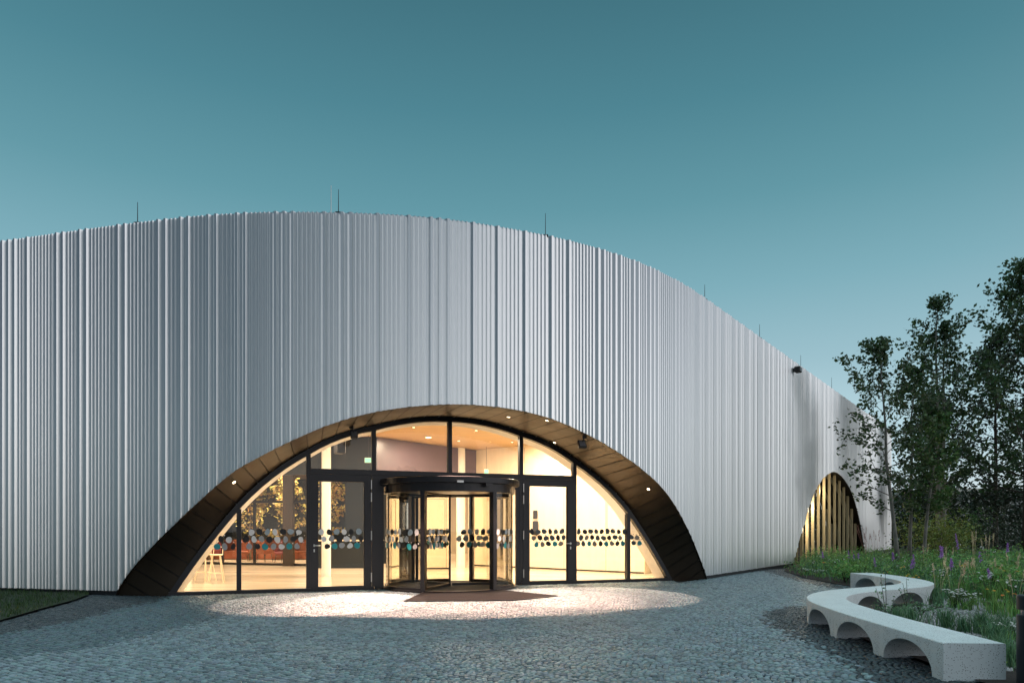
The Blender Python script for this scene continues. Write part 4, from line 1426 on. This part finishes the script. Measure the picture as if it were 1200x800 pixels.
def cluster_flower(x, y, h, n, m, lab, nm, grp, r=.25, dia=.035):
    t = empty(nm, (x, y, .02), label=lab, cat='flower', group=grp)
    tuft(t, 60, h * .8, .6, M['herb'], .02, r * .5)
    mb, tips = stems_mesh(n, h, r, .004, int(x * 57 + y * 29))
    mb.build('stems', M['stem'], t, world=False)
    fm = MB()
    for a, b_ in tips:
        pts_ = 8
        tl = rng.normal(0, .3, 2)
        vs = [tuple(b_ + np.array([0, 0, .012]))]
        for k_ in range(pts_ * 2):
            rr_ = dia * (1 if k_ % 2 == 0 else .62); a_ = math.pi * k_ / pts_
            vs.append((b_[0] + rr_ * math.cos(a_), b_[1] + rr_ * math.sin(a_), b_[2] + rr_ * (math.cos(a_) * tl[0] + math.sin(a_) * tl[1])))
        fm.add(vs, [(0, 1 + k_, 1 + (k_ + 1) % (pts_ * 2)) for k_ in range(pts_ * 2)])
    fm.build('blossom', M[m], t, world=False)


for (x_, y_, w_, h_, n_, l_) in ((10.9, 15.6, .7, .75, 500, 'leafy green perennial clump right of the far bench bend'), (12.4, 16.4, .8, .8, 520, 'tall leafy perennial behind the straw grasses'), (9.9, 20.3, .9, .55, 520, 'leafy perennial clump at the bed edge left of the bench end'), (12.2, 14.2, .7, .6, 480, 'leafy perennial under the right purple spike'),
                          (13.6, 19.2, 1.0, .9, 560, 'large leafy perennial in the middle of the bed'), (11.4, 22.5, 1.0, .7, 560, 'leafy perennial before the gold fins'), (14.6, 24.0, 1.1, .9, 560, 'leafy perennial at the foot of the pale trunks'), (17.0, 22.5, 1.1, 1.0, 560, 'broad leafy perennial far right in the bed')):
    shrub(x_, y_, w_, h_, n_, M['herb'], l_, .10, 'leafy_perennial', 'leafy perennials in the bed')


def bp(x, y, d):               # base point on the bed whose top stands at survey pixel x,y
    X, Y, Z = at(x, y, d)
    return X, Y, Z - .02


PG = [(1098, 655, 15.2, 3, 'straw coloured feather grass just right of the far bench bend'), (1118, 660, 14.6, 3, 'straw feather grass clump in front of the purple spikes'), (1128, 652, 16.5, 4, 'pale feather grass behind the middle of the bed'),
      (1147, 650, 16.0, 4, 'dense straw feather grass left of the white blossom'), (1141, 625, 24, 5, 'tall feather grass in front of the dark hedge'), (1158, 628, 23, 4, 'second tall feather grass in front of the dark hedge'),
      (1172, 656, 15.5, 3, 'straw feather grass leaning over the right of the bed'), (1186, 650, 17, 4, 'straw feather grass nearest the right edge'), (1110, 640, 21, 3, 'slim feather grass below the twin trunk'), (1163, 622, 27, 3, 'farthest feather grass by the reddish trunk'),
      (1083, 640, 21, 2, 'thin feather grass between the pale trunks'), (1190, 668, 13.2, 3, 'feather grass behind the dark bollard')]
for x, y, d, n_, l in PG:
    X, Y, H_ = bp(x, y, d); plume_grass(X, Y, H_, n_, l)
PK = [(1016, 617, 33.5, 7, 'left pink feather grass before the white end of the facade'), (1026, 622, 34.0, 6, 'right pink feather grass before the white end of the facade')]
for x, y, d, n_, l in PK:
    X, Y, H_ = bp(x, y, d); plume_grass(X, Y, H_, n_, l, 'pink_plume', 'pink_grass', 'pink grasses by the facade', sp=.5)
SF = [(1129, 625, 20.5, .45, 'tallest purple flower spike rising before the dark hedge'), (1180, 630, 21, .3, 'purple flower spike left of the reddish trunk'), (1150, 643, 17, .26, 'purple flower spike right of the tallest one, bent over'), (1100, 640, 18, .3, 'purple flower spike left of the straw grasses'),
      (1109, 641, 17.4, .26, 'purple flower spike second left of the straw grasses'), (1116, 649, 15.8, .24, 'lower purple flower spike among the straw grasses'), (1165, 660, 14.6, .2, 'short violet flower spike at the middle of the right bed'), (1070, 644, 19.5, .36, 'purple flower spike beside the straight pale trunk'),
      (1064, 650, 19, .24, 'small purple flower spike at the foot of the straight pale trunk'), (1049, 646, 21, .22, 'purple flower spike left of the leaning pale trunk'), (1027, 646, 21.5, .3, 'purple flower spike below the white facade end'), (995, 638, 24, .4, 'pink purple flower spike before the gold fins'),
      (1001, 645, 23, .25, 'smaller purple flower spike right of the one before the gold fins'), (966, 645, 25, .22, 'small purple flower spike before the left gold fins'), (1009, 647, 23, .16, 'low purple flower spike by the right foot of the finned arch')]
for x, y, d, sl, l in SF:
    X, Y, H_ = bp(x, y, d); spike_flower(X, Y, max(.4, H_), l, 1, sl)
YF = [(1066, 673, 17.8, 9, 'orange yellow blossom clump behind the far bench bend'), (1060, 661, 20, 5, 'yellow blossoms between bench and pale trunks'), (1036, 669, 19.6, 4, 'yellow blossoms behind the bench end'), (992, 666, 21.5, 5, 'yellow blossoms left of the bench end'),
      (971, 656, 23.5, 4, 'yellow blossoms before the gold fins'), (1127, 661, 15.5, 4, 'pale yellow blossoms among the straw grasses'), (1168, 690, 12.4, 4, 'yellow blossoms at the front of the right bed'), (1188, 692, 12.0, 4, 'yellow blossoms beside the bollard'), (1178, 661, 15, 3, 'yellow blossom under the leaning straw grass')]
for x, y, d, n_, l in YF:
    X, Y, H_ = bp(x, y, d); cluster_flower(X, Y, max(.25, H_), n_, 'yellow', l, 'yellow_flower', 'yellow flowers in the bed')
WF = [(1120, 690, 13.4, 26, 'large white blossom clump right of the far bench bend'), (1133, 695, 13.2, 20, 'white blossom clump at the front of the bed'), (945, 667, 23.2, 14, 'low white blossoms at the left tip of the bed'), (960, 668, 22.4, 12, 'low white blossoms on the bed edge left of the bench'),
      (980, 655, 22.6, 10, 'white blossoms below the middle gold fins'), (1100, 668, 16, 12, 'white blossoms behind the far bench bend'), (1160, 672, 14.5, 12, 'white blossoms in the middle of the right bed'), (1185, 680, 13.6, 14, 'white blossoms left of the bollard cap'), (1183, 728, 9.6, 12, 'white blossoms low beside the bollard')]
for x, y, d, n_, l in WF:
    X, Y, H_ = bp(x, y, d); cluster_flower(X, Y, max(.22, H_), n_, 'whitep', l, 'white_flower', 'white flowers in the bed', dia=.028)


def grass_tuft(x, y, h, n, lab, m='herb2', lean=.8, sp=.1):
    t = empty('grass_tuft', (x, y, .02), label=lab, cat='grass', group='green grass tufts in the gravel')
    tuft(t, n, h, lean, M[m], .010, sp)


GT = [(1108, 738, 10.4, .46, 170, 'dark spiky grass tuft behind the middle of the near bench'), (1128, 742, 10.0, .36, 120, 'spiky grass tuft right of the darkest one'), (1150, 745, 9.6, .5, 200, 'broad grass tuft between bench and bollard'), (1165, 758, 8.9, .46, 190, 'grass tuft behind the near bench end'),
      (1178, 748, 9.3, .5, 170, 'grass tuft left of the bollard'), (1184, 783, 7.9, .42, 170, 'grass tuft in the corner by the bench end and bollard'), (1172, 772, 8.3, .38, 150, 'low grass tuft touching the near bench end'), (1052, 728, 11.4, .34, 110, 'wispy tuft in the bench hollow'), (1070, 731, 11.1, .4, 130, 'second wispy tuft in the bench hollow'),
      (1141, 711, 12.9, .34, 60, 'bright green tuft in the pale gravel'), (1098, 712, 13.0, .42, 70, 'yellow green tuft at the foot of the white blossom'), (1165, 716, 12.4, .3, 90, 'leafy tuft on the gravel edge'), (1185, 716, 12.0, .3, 90, 'leafy tuft behind the bollard')]
for x, y, d, h, n_, l in GT:
    X, Y = ground(x, y); d_ = Y; grass_tuft(X, Y, h, n_, l, 'herb' if 'bright' in l or 'leafy' in l else 'herb2')


def sprig(x, y, h, lab):
    t = empty('sapling', (x, y, .02), label=lab, cat='sapling', group='thin saplings beside the bench')
    mb = MB(); c = []
    for q in range(4):
        a = q * 1.7; tp = np.array([math.cos(a) * .16 * q / 2, math.sin(a) * .1, h * (1 - .16 * q)])
        mb.tube([(0, 0, 0), tp * .5 + np.array([.02, 0, 0]), tp], [.007, .005, .003], 5, cap=False)
        for f in np.linspace(.25, 1, 14): c.append(tp * f + rng.normal(0, .022, 3))
    mb.build('stem', M['bark_dark'], t, world=False)
    leaves(np.array(c), .05, M['herb2'], 'leaves', t)


sprig(*ground(1037, 738), .95, 'thin upright sapling standing in the bench hollow')
sprig(*ground(1062, 716), .62, 'thin leaning sapling before the far bench bend')
for (x, y, w, h, n_, l) in ((1043, 723, .5, .22, 260, 'low dark bush in the bench hollow before the arches'), (1078, 718, .5, .2, 240, 'low dark bush right of the bench hollow')):
    X, Y = ground(x, y); shrub(X, Y, w, h, n_, M['herb2'], l, .05, 'low_bush', 'low bushes beside the bench')

# gravel as real stones
n = 11000
gx = rng.uniform(5, 12.2, n); gyy = rng.uniform(6.8, 15.4, n)
k = inpoly(gx, gyy, gravel_poly) & (gx < gyy * .78 + .6)
gx, gyy = gx[k], gyy[k]; n = len(gx)
cube = np.array([(-1, -1, -1), (1, -1, -1), (1, 1, -1), (-1, 1, -1), (-.6, -.6, .8), (.6, -.6, .8), (.6, .6, .8), (-.6, .6, .8)])
vv = cube[None] * rng.uniform(.012, .028, (n, 1, 3)) + rng.normal(0, .004, (n, 8, 3))
aa = rng.uniform(0, 6.28, n); ca2, sa2 = np.cos(aa)[:, None], np.sin(aa)[:, None]
X_ = vv[:, :, 0] * ca2 - vv[:, :, 1] * sa2; Y_ = vv[:, :, 0] * sa2 + vv[:, :, 1] * ca2
vv = np.stack([X_ + gx[:, None], Y_ + gyy[:, None], vv[:, :, 2] + .035], 2)
fi = np.array([(4, 5, 6, 7), (0, 1, 5, 4), (1, 2, 6, 5), (2, 3, 7, 6), (3, 0, 4, 7)])
tag(np_mesh('gravel', vv.reshape(-1, 3), (fi[None] + 8 * np.arange(n)[:, None, None]).reshape(-1, 4), M['gravel']), 'pale grey gravel in the hollow of the bench', 'gravel', kind='stuff')
mb = MB(); a, b_ = np.array(ground(1152, 711.5)), np.array(ground(1215, 714)); d = b_ - a
mb.box(((a[0] + b_[0]) / 2, (a[1] + b_[1]) / 2, .07), (np.hypot(*d), .05, .11), math.atan2(d[1], d[0]), bev=.006); simple('bed_edging', mb, M['edging'], 'weathered brown edging board between gravel and flowers', 'edging')

# lawn
n = 14000
gx = rng.uniform(-24, -8, n); gyy = rng.uniform(8, 20, n)
k = inpoly(gx, gyy, lawn) & (gx > -gyy * .8 - 1.5) & (gyy < np.interp(gx, curve[len(le):, 0], curve[len(le):, 1]) - .06)
base = np.stack([gx[k], gyy[k], np.full(k.sum(), .035)], 1)
base = np.concatenate([base, base + rng.normal(0, .03, base.shape) * np.array([1, 1, 0]), base + rng.normal(0, .04, base.shape) * np.array([1, 1, 0])])
n = len(base)
tag(blades(base, rng.uniform(.04, .13, n), np.full(n, .010), rng.uniform(.1, .9, n), M['grass'], 'lawn_grass'), 'short mown grass left of the setts', 'grass', kind='stuff')

# ------------------------------------------------------------------ indoor trees behind the partition
for (x, y, h, sd, l) in ((-15.2, 34.2, 4.1, 41, 'golden lit indoor tree farthest left behind the partition'), (-13.2, 34.4, 4.0, 42, 'golden lit indoor tree second from left behind the partition'), (-11.2, 34.2, 4.1, 43, 'golden lit indoor tree left of the dark pillar'), (-9.0, 33.6, 4.2, 44, 'golden lit indoor tree right of the dark pillar'), (-7.2, 32.6, 4.1, 45, 'golden lit indoor tree beyond the reception counter')):
    tree('indoor_tree', x, y, h, .05, .3, 1.25, 18, 6, M['gold_leaf'], M['bark_in'], l, size=.13, sig=.12, seed=sd, group='indoor trees behind the partition')

# ------------------------------------------------------------------ bench
bench = empty('arched_bench', (float(bench_cl[40, 0]), float(bench_cl[40, 1]), 0), label='winding pale terrazzo bench carried on a row of low arches', cat='bench')
bl = np.concatenate([[0], np.cumsum(np.hypot(*np.diff(bench_cl, axis=0).T))])
BT, BW, BH = bl[-1], .315, .396
NS = 9
SEG = BT / NS
PIER = .13


def bpt(s, o, z):
    p = np.array([np.interp(s, bl, bench_cl[:, k]) for k in range(2)])
    a = np.array([np.interp(max(0, s - .08), bl, bench_cl[:, k]) for k in range(2)]); c = np.array([np.interp(min(BT, s + .08), bl, bench_cl[:, k]) for k in range(2)])
    t = (c - a) / np.hypot(*(c - a))
    q = p + np.array([t[1], -t[0]]) * o
    return (q[0], q[1], z)


for k in range(NS):
    s0, s1 = k * SEG + .002, (k + 1) * SEG - .002
    p0 = PIER * (1.7 if k == 0 else 1); p1 = PIER * (1.7 if k == NS - 1 else 1)
    a0, a1 = s0 + p0, s1 - p1
    prof = [(s0, 0), (a0, 0)]
    for j in range(1, 24):
        th = math.pi * j / 24
        prof.append(((a0 + a1) / 2 - (a1 - a0) / 2 * math.cos(th), .31 * math.sin(th) ** .92))
    prof += [(a1, 0), (s1, 0)]
    ss = [s0] + [s0 + (a0 - s0) * .5] + [q[0] for q in prof[1:-1]] + [a1 + (s1 - a1) * .5] + [s1]
    zz = [0, 0] + [q[1] for q in prof[1:-1]] + [0, 0]
    mb = MB(); ch_ = .009
    ring = []
    for s_, z_ in zip(ss, zz):
        b0 = len(mb.v)
        mb.v += [bpt(s_, BW, z_ - (.01 if z_ == 0 else 0)), bpt(s_, BW, BH - ch_), bpt(s_, BW - ch_, BH), bpt(s_, -BW + ch_, BH), bpt(s_, -BW, BH - ch_), bpt(s_, -BW, z_ - (.01 if z_ == 0 else 0))]
        ring.append(b0)
    for r0, r1 in zip(ring[:-1], ring[1:]):
        for j in range(6):
            j2 = (j + 1) % 6
            mb.f.append((r0 + j, r1 + j, r1 + j2, r0 + j2)); mb.m.append(0)
    mb.f.append(tuple(ring[0] + j for j in range(6))); mb.m.append(0)
    mb.f.append(tuple(ring[-1] + j for j in range(5, -1, -1))); mb.m.append(0)
    mb.build('bench_segment', M['concrete'], bench)

# bollard light at the right edge
X, Y = 5.30, 7.0
bo = empty('bollard_light', (X, Y, 0), label='dark cylindrical bollard light cut by the right picture edge', cat='bollard')
mb = MB(); mb.lathe((X, Y, 0), [(.105, 0), (.105, .708), (.1, .716)], 32); mb.build('post', M['bollard'], bo, smooth=False)
mb = MB(); mb.lathe((X, Y, 0), [(.07, .717), (.07, .768)], 24); mb.build('lamp_ring', M['lens'], bo)
mb = MB(); mb.lathe((X, Y, 0), [(.1, .769), (.105, .776), (.105, .905), (.098, .918)], 32); mb.build('cap', M['bollard'], bo)

# far flat-roofed building beyond the hedge
fb = empty('flat_roofed_building', (68, 96, 0), label='pale flat roofed building glimpsed above the hedge', cat='building')
mb = MB(); mb.box((70, 96, 3.2), (30, 12, 6.4)); mb.build('wall', M['pale_wall'], fb)
mb = MB(); mb.box((70, 96, 6.65), (30.6, 12.6, .5)); mb.build('roof', M['white_in'], fb)
for k in range(6):
    mb = MB(); mb.box((58 + k * 4.6, 89.99, 3.6), (2.6, .06, 1.5)); mb.build('window', M['glass_dark'], fb)

# ------------------------------------------------------------------ world: dusk sky
w = bpy.data.worlds.new('World'); bpy.context.scene.world = w; w.use_nodes = True
nt = w.node_tree
bg = nt.nodes['Background']
SUN_AZ = Vector((.87, -.49, 0)).normalized()       # where the glow of the set sun sits: right, behind the camera
SUN_EL = 3.0
sky = nt.nodes.new('ShaderNodeTexSky'); sky.sky_type = 'NISHITA'; sky.sun_disc = False
sky.sun_elevation = R(SUN_EL); sky.sun_rotation = math.atan2(SUN_AZ.x, SUN_AZ.y); sky.ozone_density = 2.0; sky.air_density = 1.0; sky.dust_density = .6
tc = nt.nodes.new('ShaderNodeTexCoord')
sp_ = nt.nodes.new('ShaderNodeSeparateXYZ'); nt.links.new(tc.outputs['Generated'], sp_.inputs[0])


def ramp(stops):
    r = nt.nodes.new('ShaderNodeValToRGB'); cr = r.color_ramp
    cr.interpolation = 'EASE' if False else 'LINEAR'
    cr.elements[0].position = stops[0][0]; cr.elements[0].color = stops[0][1]
    cr.elements[1].position = stops[-1][0]; cr.elements[1].color = stops[-1][1]
    for p, c in stops[1:-1]:
        e_ = cr.elements.new(p); e_.color = c
    nt.links.new(sp_.outputs['Z'], r.inputs['Fac'])
    return r


# sky seen over the building: cyan low down, deep teal above
ZEN_FILL = [(.80, (.52, .80, .88, 1)), (1.0, (.90, 1.12, 1.15, 1))]  # overhead brightening added above the frame to light bench, ground and plants
front = ramp([(0.0, srgb(205, 214, 220)), (.12, srgb(180, 208, 217)), (.22, srgb(150, 184, 195)), (.32, srgb(121, 166, 178)), (.42, srgb(94, 145, 157)), (.52, srgb(74, 126, 139)), (.64, srgb(58, 104, 116))] + ZEN_FILL)
rear = ramp([(0.0, srgb(140, 158, 168)), (.06, srgb(112, 129, 141)), (.15, srgb(82, 96, 109)), (.27, srgb(60, 71, 86)), (.45, srgb(52, 62, 77)), (.60, srgb(52, 74, 86))] + ZEN_FILL)
back = ramp([(0.0, (.86, .90, .92, 1)), (.10, (.77, .80, .84, 1)), (.20, (.58, .60, .66, 1)), (.32, (.32, .335, .39, 1)), (.45, (.20, .22, .26, 1)), (.60, (.12, .17, .21, 1))] + ZEN_FILL)
ny = nt.nodes.new('ShaderNodeMapRange'); ny.interpolation_type = 'SMOOTHSTEP'
ny.inputs['From Min'].default_value = .60; ny.inputs['From Max'].default_value = .05
nt.links.new(sp_.outputs['Y'], ny.inputs['Value'])
fr_ = nt.nodes.new('ShaderNodeMix'); fr_.data_type = 'RGBA'
nt.links.new(ny.outputs[0], fr_.inputs[0]); nt.links.new(front.outputs[0], fr_.inputs[6]); nt.links.new(rear.outputs[0], fr_.inputs[7])
dot = nt.nodes.new('ShaderNodeVectorMath'); dot.operation = 'DOT_PRODUCT'
nt.links.new(tc.outputs['Generated'], dot.inputs[0]); dot.inputs[1].default_value = SUN_AZ
mr = nt.nodes.new('ShaderNodeMapRange'); mr.interpolation_type = 'SMOOTHSTEP'
mr.inputs['From Min'].default_value = .02; mr.inputs['From Max'].default_value = .80
nt.links.new(dot.outputs['Value'], mr.inputs['Value'])
mx = nt.nodes.new('ShaderNodeMix'); mx.data_type = 'RGBA'
nt.links.new(mr.outputs[0], mx.inputs[0]); nt.links.new(fr_.outputs[2], mx.inputs[6]); nt.links.new(back.outputs[0], mx.inputs[7])
sc_ = nt.nodes.new('ShaderNodeMix'); sc_.data_type = 'RGBA'; sc_.blend_type = 'MULTIPLY'; sc_.inputs[0].default_value = 1
nt.links.new(sky.outputs[0], sc_.inputs[6]); sc_.inputs[7].default_value = (.010, .013, .013, 1)
ad = nt.nodes.new('ShaderNodeMix'); ad.data_type = 'RGBA'; ad.blend_type = 'ADD'; ad.inputs[0].default_value = 1
nt.links.new(mx.outputs[2], ad.inputs[6]); nt.links.new(sc_.outputs[2], ad.inputs[7])
nt.links.new(ad.outputs[2], bg.inputs['Color']); bg.inputs['Strength'].default_value = 1.0

sl = bpy.data.lights.new('sun', 'SUN'); sl.energy = .6; sl.angle = R(70); sl.color = (1, .93, .92)
so = bpy.data.objects.new('sun', sl); C.objects.link(so)
sd = Vector((.95, -.31, math.tan(R(14))))
so.rotation_euler = sd.to_track_quat('Z', 'Y').to_euler()

# ------------------------------------------------------------------ camera and render settings
cam = bpy.data.cameras.new('camera'); co = bpy.data.objects.new('camera', cam); C.objects.link(co)
co.location = (0, 0, EYE); co.rotation_euler = (R(90), 0, 0)
cam.sensor_fit = 'HORIZONTAL'; cam.sensor_width = 36; cam.lens = F / 1200 * 36
cam.shift_y = (HOR - 400) / 1200
cam.clip_end = 3000; cam.clip_start = .05
sc = bpy.context.scene; sc.camera = co
sc.render.engine = 'CYCLES'
sc.view_settings.view_transform = 'Standard'; sc.view_settings.look = 'None'; sc.view_settings.gamma = 1; sc.view_settings.exposure = .12
sc.view_settings.use_curve_mapping = False
sc.cycles.use_denoising = True
sc.cycles.max_bounces = 8; sc.cycles.transparent_max_bounces = 16; sc.cycles.diffuse_bounces = 4; sc.cycles.glossy_bounces = 4
sc.cycles.sample_clamp_indirect = 6
